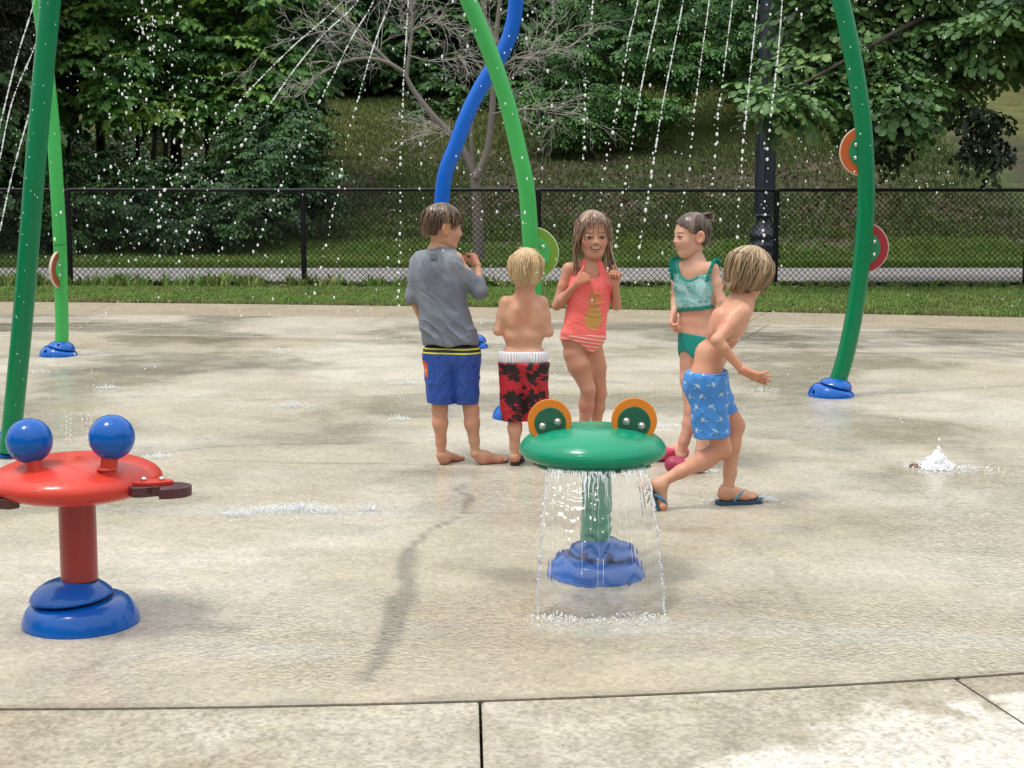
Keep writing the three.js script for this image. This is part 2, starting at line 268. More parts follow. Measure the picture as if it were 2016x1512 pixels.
const bandColor = (base, seed, dirt) => (x, z) => { const a = fbm(x * 0.8, z * 1.2, seed, 4), e = fbm(x * 6, z * 6, seed + 3, 3), s = fbm(x * 1.5, z * 8, seed + 5, 4); let c = mix3(base, [0.4, 0.345, 0.26], sstep(0.5, 0.75, a) * 0.5); const k = dirt(x) * sstep(0.42, 0.62, s); c = mix3(c, [0.25, 0.23, 0.195], k * 0.75); const l = 0.88 + 0.24 * (e - 0.5); return [c[0] * l, c[1] * l, c[2] * l]; };

// A slab: P(s, t) -> [x, z], a grid over its top with a small chamfer round it and sides that go down into the ground.
function slab(P, ns, nt, colour, depth = 0.1, lift = () => 0) {
  const w = 0.006, line = (n) => [0, ...Array.from({ length: n - 1 }, (_, i) => (i + 1) / n), 1], S_ = line(ns), T_ = line(nt), pos = [], c = [], uv = [], idx = [];
  const corner = [P(0, 0), P(1, 0), P(0, 1)], Ls = Math.hypot(corner[1][0] - corner[0][0], corner[1][1] - corner[0][1]), Lt = Math.hypot(corner[2][0] - corner[0][0], corner[2][1] - corner[0][1]);
  S_.splice(1, 0, w / Ls); S_.splice(-1, 0, 1 - w / Ls); T_.splice(1, 0, w / Lt); T_.splice(-1, 0, 1 - w / Lt);
  const A = S_.length, B = T_.length, edge = (i, j) => i === 0 || j === 0 || i === A - 1 || j === B - 1;
  for (let j = 0; j < B; j++) for (let i = 0; i < A; i++) { const [x, z] = P(S_[i], T_[j]); pos.push(x, lift(S_[i], T_[j]) - (edge(i, j) ? 0.005 : 0), z); uv.push(x, z); c.push(...colour(x, z)); }
  for (let j = 0; j < B - 1; j++) for (let i = 0; i < A - 1; i++) { const a = j * A + i, b = a + A; idx.push(a, a + 1, b, a + 1, b + 1, b); }
  const ring = []; for (let i = 0; i < A; i++) ring.push(i); for (let j = 1; j < B; j++) ring.push(j * A + A - 1); for (let i = A - 2; i >= 0; i--) ring.push((B - 1) * A + i); for (let j = B - 2; j >= 0; j--) ring.push(j * A);
  const base = pos.length / 3;
  for (const r of ring) for (const dy of [0, -depth]) { pos.push(pos[r * 3], pos[r * 3 + 1] + dy, pos[r * 3 + 2]); uv.push(pos[r * 3] + dy, pos[r * 3 + 2]); const k = 0.3; c.push(c[r * 3] * k, c[r * 3 + 1] * k, c[r * 3 + 2] * k); }
  for (let i = 0; i + 1 < ring.length; i++) { const a = base + i * 2; idx.push(a, a + 1, a + 2, a + 1, a + 3, a + 2); }
  const g = new THREE.BufferGeometry(); g.setAttribute('position', new THREE.Float32BufferAttribute(pos, 3)); g.setAttribute('color', new THREE.Float32BufferAttribute(c, 3)); g.setAttribute('uv', new THREE.Float32BufferAttribute(uv, 2)); g.setIndex(idx);
  g.computeVertexNormals(); const q = g.attributes.normal; if (q.getY(A * 2 + 2) < 0) { for (let i = 0; i < idx.length; i += 3) [idx[i], idx[i + 1]] = [idx[i + 1], idx[i]]; g.setIndex(idx); g.computeVertexNormals(); }
  return g;
}
const pad = thing('splash_pad', null, null); pad.userData.kind = 'structure';
{
  // the wet pad itself, graded so that the near part has the finer grid
  part('concrete_slab', slab((s, t) => { const q = (s * 2 - 1), x = 8.4 * (q * 0.45 + 0.55 * q * q * q), k = t ** 1.7; return [x, mix(nearJoint(x) - 0.008, farJoint(x) + 0.007, k)]; }, 300, 330, padColor), concrete, pad);
  const L = (p, q) => { const a = G(...p), b = G(...q); return (z) => a.x + (b.x - a.x) * (z - a.z) / (b.z - a.z); };
  const cut = (j, name, front, back, colour, mat, ns, nt, g) => { for (let i = 0; i + 1 < j.length; i++) part(name, slab((s, t) => { const zz = (x) => mix(front(x), back(x), t); let x = mix(j[i](front(0)), j[i + 1](front(0)), s); for (let k = 0; k < 3; k++) { const z = zz(x); x = mix(j[i](z) + g, j[i + 1](z) - g, s); } return [x, zz(x)]; }, ns, nt, colour), mat, pad); };
  const K = (x) => () => x;
  cut([K(-7), L([-900, 1410], [-1050, 1512]), L([945, 1380], [949, 1512]), L([1885, 1337], [2016, 1422]), K(7)], 'apron_slab', (x) => nearJoint(x) + 0.005, (x) => 1.5, apronColor, dryConcrete, 90, 130, 0.004);
  const band = [K(-8), L([189, 594], [70, 641]), L([528, 597], [335, 657]), L([822, 603], [645, 663]), L([1165, 607], [1010, 668]), L([1560, 612], [1440, 680]), L([1830, 635], [1689, 683]), K(8)];
  cut(band, 'lower_band_slab', (x) => farJoint(x) - 0.007, (x) => lipLine(x) + 0.003, bandColor([0.56, 0.5, 0.41], 51, (x) => sstep(0.5, 2.2, x) * 0.9 + sstep(-3.6, -4.2, x)), concrete, 26, 22, 0.004);
  const walk = [K(-8), L([230, 594], [170, 619]), L([528, 597], [460, 619]), L([822, 603], [765, 622]), L([1165, 607], [1120, 628]), L([1510, 614], [1471, 634]), L([1897, 620], [1818, 645]), K(8)];
  cut(walk, 'walk_slab', (x) => lipLine(x) - 0.003, (x) => grassEdge(x), bandColor([0.43, 0.36, 0.265], 71, (x) => 0.15), dryConcrete, 26, 12, 0.004);
}
{ // asphalt footpath behind the fence
  const f = tex(512, 512, (u, v) => { const l = 0.62 + 0.3 * (tnoise(u, v, 160, 3) - 0.5) + 0.3 * (tfbm(u, v, 4, 5) - 0.5); return [l, l * 0.98, l * 0.97]; }, false); f.repeat.set(0.4, 0.4);
  const P = (s, t) => { const x = mix(-30, 30, s); return [x, mix(PATH_A + 0.06 * Math.sin(x), PATH_B - 0.05 * Math.sin(x * 0.7 + 1), t)]; };
  struct('path', slab(P, 200, 10, () => [0.4, 0.385, 0.385], 0.09, () => 0.006), new THREE.MeshStandardMaterial({ vertexColors: true, map: f, roughness: 0.9 }));
}
// ---------------------------------------------------------------- trees, shrubs, grass
function leafShape(kind) {                                            // flat outline along +z from the stalk, folded on the midrib: [half width, along] pairs
  return { oval: [[0.02, 0], [0.22, 0.3], [0.26, 0.52], [0.12, 0.82], [0, 1]], maple: [[0.02, 0], [0.3, 0.16], [0.2, 0.34], [0.44, 0.5], [0.18, 0.6], [0.2, 0.76], [0, 1]], oak: [[0.03, 0], [0.13, 0.2], [0.24, 0.34], [0.18, 0.46], [0.36, 0.62], [0.3, 0.72], [0.33, 0.86], [0, 1]], needle: [[0.03, 0], [0.05, 0.5], [0, 1]] }[kind];
}
function spray(kind, L, count, reach, R) {                            // a twig fan that carries `count` leaves; reaches out along +z and droops
  const out = leafShape(kind), pos = [], idx = [], m = new THREE.Matrix4(), q = new THREE.Quaternion(), e = new THREE.Euler(), p = V();
  const put = (at0, yaw, pitch, roll, s) => {
    q.setFromEuler(e.set(pitch, yaw, roll, 'YXZ')); m.compose(at0, q, V(s, s, s)); const o = pos.length / 3, add = (x, y, z) => { p.set(x, y, z).applyMatrix4(m); pos.push(p.x, p.y, p.z); };
    for (const [w, z] of out) { const y = -0.16 * z * z; add(0, y, z); add(-w, y + w * 0.35, z); add(w, y + w * 0.35, z); }
    for (let i = 0; i + 1 < out.length; i++) { const a = o + i * 3, b = a + 3; idx.push(a, a + 1, b + 1, a, b + 1, b, a, b + 2, a + 2, a, b, b + 2); }
  };
  const twigs = Math.max(3, Math.round(count / 9));
  for (let t = 0; t < twigs; t++) {
    const a0 = (t / (twigs - 1) - 0.5) * 2.0 + (R() - 0.5) * 0.3, start = R() * 0.25, len = reach * (0.6 + 0.4 * R()), n = Math.round(count / twigs), rise = (R() - 0.5) * 0.34;
    for (let i = 0; i < n; i++) { const f = start + (1 - start) * (i + 0.6) / n, d = f * len, y = rise * d - 0.28 * d * d / reach + (R() - 0.5) * 0.05 * reach; put(V(Math.sin(a0) * d, y, Math.cos(a0) * d), a0 + (i % 2 ? 1 : -1) * (0.5 + 0.6 * R()) + (i === n - 1 ? 0 : 0), 0.15 + 0.5 * R(), (R() - 0.5) * 0.9, L * (0.7 + 0.5 * R())); }
  }
  const g = new THREE.BufferGeometry(); g.setAttribute('position', new THREE.Float32BufferAttribute(pos, 3)); g.setIndex(idx); g.computeVertexNormals(); return g;
}
const RL = rng(11);
const SPRAY = { maple: [0, 1].map(() => spray('maple', 0.15, 26, 0.55, RL)), oval: [0, 1].map(() => spray('oval', 0.11, 32, 0.5, RL)), oak: [0, 1].map(() => spray('oak', 0.115, 24, 0.42, RL)), fine: [0, 1].map(() => spray('oval', 0.075, 36, 0.45, RL)), big: [0, 1].map(() => spray('maple', 0.2, 46, 1.0, RL)) };
const leafMat = M({ c: [1, 1, 1], roughness: 0.48, specularIntensity: 0.55, transmission: 0.28, thickness: 0, side: THREE.DoubleSide });
// blobs: [centre, [rx, ry, rz], sprays]; each spray points outwards and a little down, as boughs do
function crown(parent, name, kind, blobs, tones, seed, size = 1, droop = 0.25) {
  const R = rng(seed), list = [[], []], cs = [[], []], m = new THREE.Matrix4(), q = new THREE.Quaternion(), e = new THREE.Euler();
  for (const [c, r, n] of blobs) for (let i = 0; i < n; i++) {
    const z = R() * 2 - 1, a = R() * 6.2832, k = Math.sqrt(1 - z * z), d = V(Math.cos(a) * k, z, Math.sin(a) * k), f = Math.pow(R(), 0.45), p = V(c.x + d.x * r[0] * f, c.y + d.y * r[1] * f, c.z + d.z * r[2] * f);
    const yaw = Math.atan2(d.x, d.z) + (R() - 0.5) * 1.8, pitch = droop + (R() - 0.5) * 0.7 - d.y * 0.5, s = size * (0.65 + 0.7 * R());
    q.setFromEuler(e.set(pitch, yaw, (R() - 0.5) * 0.6, 'YXZ')); m.compose(p, q, V(s, s, s)); const w = R() < 0.5 ? 0 : 1; list[w].push(m.clone());
    const t = tones[Math.floor(R() * tones.length)], l = 0.75 + 0.5 * R(); cs[w].push([t[0] * l, t[1] * l, t[2] * l]);
  }
  const geos = SPRAY[kind];
  geos.forEach((g, w) => { if (!list[w].length) return; const o = new THREE.InstancedMesh(g, leafMat, list[w].length); o.name = name + (w ? '_001' : ''); list[w].forEach((x, i) => { o.setMatrixAt(i, x); o.setColorAt(i, col(cs[w][i])); }); o.castShadow = o.receiveShadow = true; o.userData.kind = 'stuff'; parent.add(o); });
}
const barkTex = tex(256, 256, (u, v) => { const a = tnoise(u + 0.04 * tnoise(u, v, 8, 2), v * 0.25, 40, 3), b = tfbm(u, v, 8, 5); const l = 0.45 + 0.5 * a + 0.35 * (b - 0.5); return [l, l, l]; }, false); barkTex.repeat.set(3, 4);
const bark = (c) => M({ c, map: barkTex, bumpMap: barkTex, bumpScale: 0.012, roughness: 0.92 });
const barkDark = bark([0.07, 0.055, 0.042]), barkGrey = bark([0.27, 0.24, 0.2]);
function limbs(list) { return merge(list.map(([pts, r0, r1]) => tube(pts, r0, 8, Math.max(8, pts.length * 5), r1))); }
const onLand = (px, D, dy = -0.1) => { const p = at(px, 400, D); return V(p.x, land(p.x, -D) + dy, -D); };
// blobs given as [pixel x, pixel y, metres ahead, radius x, y, z, sprays]
function tree(name, label, cat, group, basePx, baseD, trunkTo, trunkR, kind, blobs, tones, seed, size, droop) {
  const b = onLand(basePx, baseD), t = thing(name, label, cat, b, group), B = blobs.map(([x, y, D, rx, ry, rz, n]) => [at(x, y, D).sub(b), [rx, ry, rz], n]);
  if (trunkTo) { const R = rng(seed + 5), top = at(trunkTo[0], trunkTo[1], trunkTo[2]).sub(b), L = [[[V(), top.clone().multiplyScalar(0.35).add(V((R() - 0.5) * 0.3, 0, 0)), top.clone().multiplyScalar(0.7), top], trunkR, trunkR * 0.45]]; for (const [c] of B) { const s = top.clone().multiplyScalar(0.4 + 0.5 * R()); if (s.distanceTo(c) < 9) L.push([[s, s.clone().lerp(c, 0.5).add(V(0, 0.25, 0)), c], trunkR * 0.32, trunkR * 0.06]); } part('trunk', limbs(L), barkDark, t); }
  crown(t, 'crown', kind, B, tones, seed, size, droop); return t;
}
const gMid = [S(82, 126, 58), S(72, 114, 56), S(96, 138, 64), S(70, 108, 60)], gDark = [S(62, 98, 50), S(70, 108, 56), S(58, 90, 52), S(76, 114, 56)], gLight = [S(110, 154, 72), S(98, 142, 70), S(124, 162, 82)], gGrey = [S(94, 130, 74), S(82, 118, 62), S(110, 146, 84), S(72, 106, 54)];

tree('maple_tree', 'leafy maple with pale green lower boughs behind the fence at left', 'tree', 'trees behind the fence', 352, 29.5, [360, 20, 29.5], 0.13, 'maple', [
  [330, 60, 28.6, 1.2, 0.7, 1, 110], [220, 130, 28, 0.8, 0.4, 0.9, 70], [230, 195, 27.2, 0.6, 0.26, 0.6, 44], [480, 190, 28, 1.0, 0.42, 0.9, 80], [440, 110, 28.4, 1.1, 0.5, 0.9, 80], [540, 130, 28.6, 0.9, 0.5, 0.8, 60], [380, 215, 27.6, 0.9, 0.22, 0.6, 44], [300, -60, 29, 2.2, 0.8, 1.6, 150], [520, -40, 29, 1.6, 1, 1.4, 120], [180, 30, 28.6, 0.8, 0.7, 1, 70], [400, -260, 29.5, 2.4, 1.4, 2, 160]], [...gMid, ...gLight, S(116, 150, 60)], 101, 0.9);
tree('young_tree', 'slim dark trunked tree left of the maple behind the fence', 'tree', 'trees behind the fence', 205, 30.5, [190, -100, 30.5], 0.1, 'maple', [[150, -80, 30.5, 1.6, 1.2, 1.4, 120], [200, 40, 31, 1.2, 0.8, 1.2, 90], [130, 190, 30.5, 0.7, 0.5, 0.7, 30]], gDark, 131, 0.9);
tree('young_tree', 'thin trunked tree right of the maple with layered dark boughs', 'tree', 'trees behind the fence', 455, 31, [470, -60, 31], 0.08, 'maple', [[520, 20, 31, 1.5, 1.0, 1.3, 120], [560, 190, 30, 0.8, 0.5, 0.9, 60], [610, 100, 32, 1.0, 0.8, 1, 70]], gDark, 137, 0.9);
tree('conifer_tree', 'brownish green tree at the top left edge behind the fence', 'tree', 'trees behind the fence', -60, 27, [-40, -200, 27], 0.16, 'fine', [[20, 60, 26.5, 0.7, 1.0, 0.8, 120], [10, 190, 26.5, 0.5, 0.7, 0.6, 70], [-60, 120, 27, 1.0, 1.6, 1, 130], [0, -120, 27, 1.2, 1.2, 1.2, 130]], [S(74, 76, 56), S(62, 72, 50), S(84, 84, 66)], 151, 1);
tree('shrub', 'large dark leafy shrub leaning to the fence right of the maple', 'shrub', 'shrubs behind the fence', 520, 26.5, [515, 330, 26.5], 0.05, 'oval', [[520, 300, 26.2, 0.8, 0.5, 0.7, 110], [600, 345, 26.4, 0.55, 0.3, 0.6, 70], [440, 365, 25.8, 0.8, 0.4, 0.6, 90], [560, 250, 27, 0.6, 0.4, 0.6, 60], [500, 410, 25.4, 0.8, 0.3, 0.5, 70], [635, 395, 26.6, 0.4, 0.22, 0.5, 36]], [...gDark, S(62, 92, 58), S(70, 104, 64)], 161, 0.85, 0.35);
tree('shrub', 'dark spreading shrub low behind the fence at far left', 'shrub', 'shrubs behind the fence', 260, 25.8, [255, 400, 25.8], 0.05, 'oval', [[250, 400, 25.4, 1.1, 0.4, 0.6, 120], [380, 440, 25, 0.9, 0.3, 0.5, 80], [150, 440, 25.2, 0.9, 0.32, 0.5, 80], [330, 350, 26.2, 0.7, 0.3, 0.6, 60], [40, 420, 25.6, 0.9, 0.5, 0.6, 90], [60, 320, 26, 0.6, 0.4, 0.5, 50], [170, 330, 26.6, 0.5, 0.4, 0.5, 40]], gDark, 171, 0.85, 0.35);
tree('thicket', 'shaded thicket of saplings between the maple trunks behind the shrubs', 'thicket', null, 300, 33, [310, 100, 33], 0.07, 'oval', [[150, 330, 33, 1.0, 0.8, 0.8, 90], [320, 330, 34, 1.2, 0.6, 0.8, 90], [470, 340, 32, 1.2, 0.7, 0.8, 100], [60, 260, 32, 0.9, 1.2, 0.8, 100], [240, 260, 36, 1.4, 0.4, 0.8, 40], [580, 250, 35, 0.7, 0.6, 0.8, 60], [420, 240, 36, 1.2, 0.4, 0.8, 60]], gDark, 181, 1);
for (const [i, [x, D, tx, l]] of [[268, 29, 262, 'thin straight sapling trunk just left of the maple trunk'], [318, 28, 322, 'bare sapling stem crossing before the maple trunk'], [405, 30, 398, 'leaning dark sapling between the maple and the shrub'], [132, 28.5, 124, 'dark sapling stem behind the light green left pole']].entries()) { const b = onLand(x, D); const t = thing('sapling', l, 'sapling', b, 'saplings in the thicket'); part('trunk', limbs([[[V(), at((x + tx) / 2 + 6, 300, D).sub(b), at(tx, 60, D).sub(b)], 0.045 + 0.012 * (i % 2), 0.025], [[at((x + tx) / 2, 280, D).sub(b), at(tx + 40, 190, D).sub(b), at(tx + 70, 140, D - 0.4).sub(b)], 0.02, 0.006]]), barkDark, t); crown(t, 'crown', 'oval', [[at(tx + 10, 120, D).sub(b), [0.7, 0.4, 0.6], 26], [at(tx + 60, 160, D).sub(b), [0.4, 0.2, 0.4], 12]], gDark, 190 + i, 0.9); }
tree('spreading_tree', 'dark many stemmed tree on the hill behind the bare tree', 'tree', 'trees on the hill', 722, 44, [735, 20, 44], 0.16, 'maple', [[650, 60, 43, 2.2, 1.1, 1.6, 150], [780, 60, 43.5, 2.2, 1.0, 1.6, 150], [720, 115, 42, 2.2, 0.35, 1.2, 90], [700, -100, 44, 3.4, 1.8, 2.4, 200], [600, 130, 42, 0.9, 0.5, 1.2, 60]], gDark, 201, 1.3);
tree('spreading_tree', 'shadowy tree on the hill between the blue and green poles', 'tree', 'trees on the hill', 985, 45, [980, 0, 45], 0.2, 'maple', [[900, 70, 43, 1.8, 1.1, 1.6, 140], [1010, 90, 43.5, 1.8, 1.1, 1.6, 140], [960, -80, 44.5, 3.4, 1.6, 2.4, 200], [860, 150, 42, 1.2, 0.5, 1.2, 70], [840, 235, 40, 0.9, 0.5, 0.9, 50], [1060, 180, 42, 1.2, 0.7, 1.2, 80], [1010, 230, 41, 1.4, 0.5, 1, 60]], gDark, 211, 1.3);
tree('drooping_tree', 'fresh green tree with drooping boughs left of the lamp post', 'tree', 'trees on the hill', 1190, 38.5, [1200, -40, 38], 0.17, 'oval', [[1110, 110, 35.6, 0.9, 0.6, 0.9, 120], [1180, 190, 35, 0.8, 0.42, 0.8, 100], [1250, 90, 36, 1.1, 0.7, 1, 130], [1130, 240, 34.6, 0.7, 0.36, 0.6, 76], [1075, 190, 35, 0.6, 0.4, 0.6, 60], [1340, 130, 36, 0.9, 0.42, 0.9, 110], [1420, 90, 36.4, 0.9, 0.5, 0.9, 100], [1220, 240, 35, 0.5, 0.28, 0.5, 36], [1300, 215, 35, 0.7, 0.26, 0.6, 46], [1200, 0, 37, 1.8, 0.9, 1.4, 160], [1380, 0, 37, 1.5, 0.9, 1.4, 140], [1260, -150, 38, 2.6, 1.4, 2, 200], [1480, 160, 37, 0.6, 0.4, 0.7, 50]], [...gMid, S(74, 112, 52), S(64, 104, 48)], 221, 1.0, 0.45);
tree('spreading_tree', 'dark tree on the hill behind the lamp post and right pole', 'tree', 'trees on the hill', 1570, 46, [1580, 20, 46], 0.2, 'maple', [[1500, 40, 44, 2, 1.3, 1.6, 150], [1640, 60, 44, 2, 1.2, 1.6, 150], [1560, -100, 45, 3.2, 1.6, 2, 180], [1460, 130, 44, 0.8, 0.5, 1, 50], [1760, 90, 45, 1.8, 1.2, 1.4, 140], [1900, 40, 45, 2.2, 1.2, 1.6, 160], [2020, 60, 45, 1.6, 0.7, 1.2, 90]], gDark, 231, 1.3);
const oak = tree('oak_tree', 'near oak boughs with pale lobed leaves hanging in at upper right', 'tree', null, 2330, 20.5, [2300, -260, 20.5], 0.24, 'oak', [
  [1600, 130, 19, 0.42, 0.26, 0.4, 70], [1560, 200, 18.4, 0.3, 0.14, 0.3, 34], [1640, 190, 18.8, 0.34, 0.16, 0.34, 44], [1690, 50, 19.2, 0.5, 0.36, 0.5, 74], [1760, 190, 18.4, 0.42, 0.22, 0.4, 74], [1740, 120, 19, 0.45, 0.3, 0.45, 84], [1830, 50, 19.4, 0.55, 0.4, 0.5, 84], [1850, 140, 19.4, 0.45, 0.2, 0.4, 44], [1945, 60, 18.6, 0.45, 0.3, 0.45, 64], [2000, 20, 17.8, 0.3, 0.2, 0.3, 40], [2000, 110, 19.6, 0.26, 0.16, 0.3, 24], [1900, 120, 20, 0.45, 0.2, 0.4, 30], [1745, 250, 18.4, 0.28, 0.1, 0.3, 22], [1535, 190, 18, 0.16, 0.12, 0.2, 16], [1620, 10, 19.4, 0.5, 0.36, 0.5, 66], [1900, -60, 19.4, 1.4, 0.6, 0.9, 200], [2150, 20, 19, 0.6, 0.7, 0.7, 110], [1660, -90, 19.6, 0.9, 0.5, 0.7, 120]], [...gGrey, ...gGrey, S(120, 148, 84), S(52, 78, 48)], 241, 0.95, 0.2);
for (const [x, y, D, n, l] of [[1925, 225, 18.6, 16, 'dark leafy shoot dangling at the right below the oak boughs'], [1760, 320, 18.8, 8, 'small dark dangling shoot right of the dark green pole']]) { // dark hanging shoots
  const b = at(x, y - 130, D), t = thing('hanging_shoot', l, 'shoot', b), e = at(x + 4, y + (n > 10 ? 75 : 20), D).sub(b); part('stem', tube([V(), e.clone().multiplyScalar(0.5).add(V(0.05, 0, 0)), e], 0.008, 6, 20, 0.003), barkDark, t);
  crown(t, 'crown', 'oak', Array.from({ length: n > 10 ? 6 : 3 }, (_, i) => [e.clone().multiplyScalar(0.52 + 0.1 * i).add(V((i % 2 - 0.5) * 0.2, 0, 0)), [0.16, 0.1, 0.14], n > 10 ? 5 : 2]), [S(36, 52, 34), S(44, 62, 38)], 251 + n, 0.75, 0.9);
}
{ // the wood beyond the crest and along the sides reads as one mass
  const R = rng(301), w = thing('distant_wood', 'dark mass of woodland closing off the view along the hilltop', 'woodland'); w.userData.kind = 'stuff';
  const blobs = [], trunks = [];
  for (let i = 0; i < 64; i++) {
    const row = i % 3, x = -27 + (i / 63) * 54 + (R() - 0.5) * 2, z = -(50 + row * 6 + R() * 3), y = land(x, z), h = 9 + R() * 5;
    trunks.push([[V(x, y - 0.2, z), V(x + (R() - 0.5) * 0.6, y + h * 0.5, z), V(x + (R() - 0.5), y + h, z)], 0.2, 0.07]);
    for (let k = 0; k < 5; k++) blobs.push([V(x + (R() - 0.5) * 3, y + (row ? 1.2 : 1.9) + (h - 1) * (k + 0.4) / 5, z + (R() - 0.5) * 2), [2.2, 1.5, 1.8], 46]);
  }
  for (const sx of [-1, 1]) for (let i = 0; i < 16; i++) { const z = -24 - i * 2.2, x = sx * (9.5 + i * 0.75 + R() * 3 - (sx < 0 && i < 5 ? 1.6 : 0) + (sx > 0 ? 3 : 0)), y = land(x, z), h = 7 + R() * 5; trunks.push([[V(x, y - 0.2, z), V(x, y + h * 0.5, z), V(x + R(), y + h, z)], 0.16, 0.06]); for (let k = 0; k < 4; k++) blobs.push([V(x + (R() - 0.5) * 2, y + 2.2 + (h - 2) * k / 4, z), [1.7, 1.3, 1.6], 34]); }
  tag(part('trunks', limbs(trunks), barkDark, w), null, null, null, 'stuff'); crown(w, 'foliage', 'big', blobs, gDark, 307, 1.15, 0.35);
}
{ // trees on the photographer's side of the pad; they show only as reflections in the gloss paint
  const R = rng(401), w = thing('wood_behind_viewer', 'tall trees standing round the near side of the splash pad', 'woodland'); w.userData.kind = 'stuff'; const blobs = [], trunks = [];
  for (let i = 0; i < 22; i++) { const a = -0.35 + (i / 21) * (Math.PI + 0.7), r = 24 + R() * 5, x = Math.cos(a) * r, z = 4 + Math.sin(a) * r * 0.8, h = 6 + R() * 6; trunks.push([[V(x, -0.2, z), V(x, h, z)], 0.2, 0.1]); for (let k = 0; k < 5; k++) blobs.push([V(x + (R() - 0.5) * 3, 1 + h * (k + 0.3) / 5, z), [2.2, 1.4, 2.2], 26]); }
  tag(part('trunks', limbs(trunks), barkDark, w), null, null, null, 'stuff'); crown(w, 'foliage', 'big', blobs, gDark, 409, 1.7, 0.3);
}

// bare grey tree between path and hill
{
  const D = 23.6, R = rng(501), b = onLand(942, D, -0.05), t = thing('bare_tree', 'bare grey tree with fine dead twigs behind the fence', 'tree', b), P = (x, y, dz = 0) => at(x, y, D - dz).sub(b), s = D / F;
  const main = [[[[943, 520], [941, 450], [938, 390], [935, 345]], 13, 9], [[[936, 400], [930, 330], [926, 305]], 8, 5]];
  const stems = [
    [[[936, 350], [905, 285], [850, 225], [812, 175], [795, 142]], 8, 4.5], [[[937, 350], [958, 300], [968, 230], [972, 150], [978, 60], [985, 0]], 7.5, 4], [[[934, 350], [928, 290], [931, 230], [945, 190], [960, 150]], 5, 2.5],
    [[[795, 142], [760, 122], [715, 115], [670, 125], [620, 155], [580, 190]], 4.2, 1.2], [[[800, 150], [808, 90], [812, 40], [806, -20]], 4, 2.4], [[[765, 124], [740, 98], [690, 70], [640, 62], [590, 75], [520, 95]], 3, 0.8],
    [[[775, 130], [735, 90], [690, 45], [650, 10]], 2.6, 1], [[[975, 80], [955, 30], [940, -30]], 3, 1.6], [[[972, 150], [1005, 120], [1060, 105], [1115, 95]], 2.6, 0.8], [[[970, 190], [1010, 150], [1060, 90], [1095, 20]], 2.4, 0.8], [[[968, 225], [1000, 218], [1060, 215], [1130, 225]], 2, 0.6], [[[812, 60], [850, 45], [900, 60]], 2, 0.6], [[[806, 110], [850, 120], [890, 105], [915, 120]], 1.8, 0.6], [[[985, 30], [1040, -10], [1080, -60]], 2.4, 1], [[[900, 280], [880, 265], [850, 262]], 1.6, 0.6]];
  const list = [], mk = ([pts, r0, r1], z = 0) => { const q = pts.map(([x, y], i) => P(x, y, z + (i / pts.length) * z)); list.push([q, r0 * s, r1 * s]); return q; };
  main.forEach((m) => mk(m)); part('trunk', limbs(list.splice(0)), barkGrey, t);
  const twig = [], grow = (p, d, len, r, depth) => { const pts = [p.clone()]; let q = p.clone(); d = d.clone(); const n = 5; for (let i = 0; i < n; i++) { d.add(V((R() - 0.5) * 0.75, (R() - 0.5) * 0.7 - 0.03, (R() - 0.5) * 0.7)).normalize(); q = q.clone().addScaledVector(d, len / n); pts.push(q); if (depth > 0 && R() < 0.72) grow(q, d.clone().add(V((R() - 0.5) * 1.7, (R() - 0.5) * 1.5, (R() - 0.5) * 1.5)).normalize(), len * (0.45 + 0.3 * R()), r * 0.62, depth - 1); } twig.push([pts, r, r * 0.45]); };
  stems.forEach((m, k) => { const q = mk(m, [0, 0.2, -0.2, 0.5, -0.1, 0.3, -0.4, -0.3, 0.4, -0.3, 0.5, 0.3, 0.4, 0, 0.2][k] * 0.6), c = new THREE.CatmullRomCurve3(q); if (k > 2) for (let i = 0; i < 9; i++) { const f = 0.15 + 0.85 * (i + R()) / 9, p = c.getPoint(Math.min(f, 1)), d = c.getTangent(Math.min(f, 1)); grow(p, d.add(V((R() - 0.5) * 1.6, (R() - 0.4) * 1.6, (R() - 0.5) * 1.6)).normalize(), 0.35 + 0.35 * R(), 0.0062, 2); } });
  part('limbs', limbs(list), barkGrey, t);
  const tw = twig.map(([pts, r, r1]) => tube(pts, r, 4, 6, r1)); tag(part('twigs', merge(tw), M({ c: [0.42, 0.39, 0.35], roughness: 0.9 }), t), null, null, null, 'stuff');
}
// grass and fallen leaves
function tuft(n, h, R, spread) { const pos = [], idx = []; for (let i = 0; i < n; i++) { const a = R() * 6.28, r = R() * spread, x = Math.cos(a) * r, z = Math.sin(a) * r, l = h * (0.5 + 0.7 * R()), w = 0.0035 + 0.003 * R(), b = R() * 6.28, bx = Math.cos(b) * l * (0.2 + 0.6 * R()), bz = Math.sin(b) * l * 0.5, c = R() * 6.28, cx = Math.cos(c) * w, cz = Math.sin(c) * w, o = pos.length / 3; pos.push(x - cx, 0, z - cz, x + cx, 0, z + cz, x - cx * 0.7 + bx * 0.4, l * 0.6, z - cz * 0.7 + bz * 0.4, x + cx * 0.7 + bx * 0.4, l * 0.6, z + cz * 0.7 + bz * 0.4, x + bx, l * (0.75 + 0.25 * R()), z + bz); idx.push(o, o + 1, o + 3, o, o + 3, o + 2, o + 2, o + 3, o + 4); } const g = new THREE.BufferGeometry(); g.setAttribute('position', new THREE.Float32BufferAttribute(pos, 3)); g.setIndex(idx); g.computeVertexNormals(); return g; }
const bladeMat = M({ c: [1, 1, 1], roughness: 0.5, specularIntensity: 0.4, transmission: 0.25, thickness: 0, side: THREE.DoubleSide });
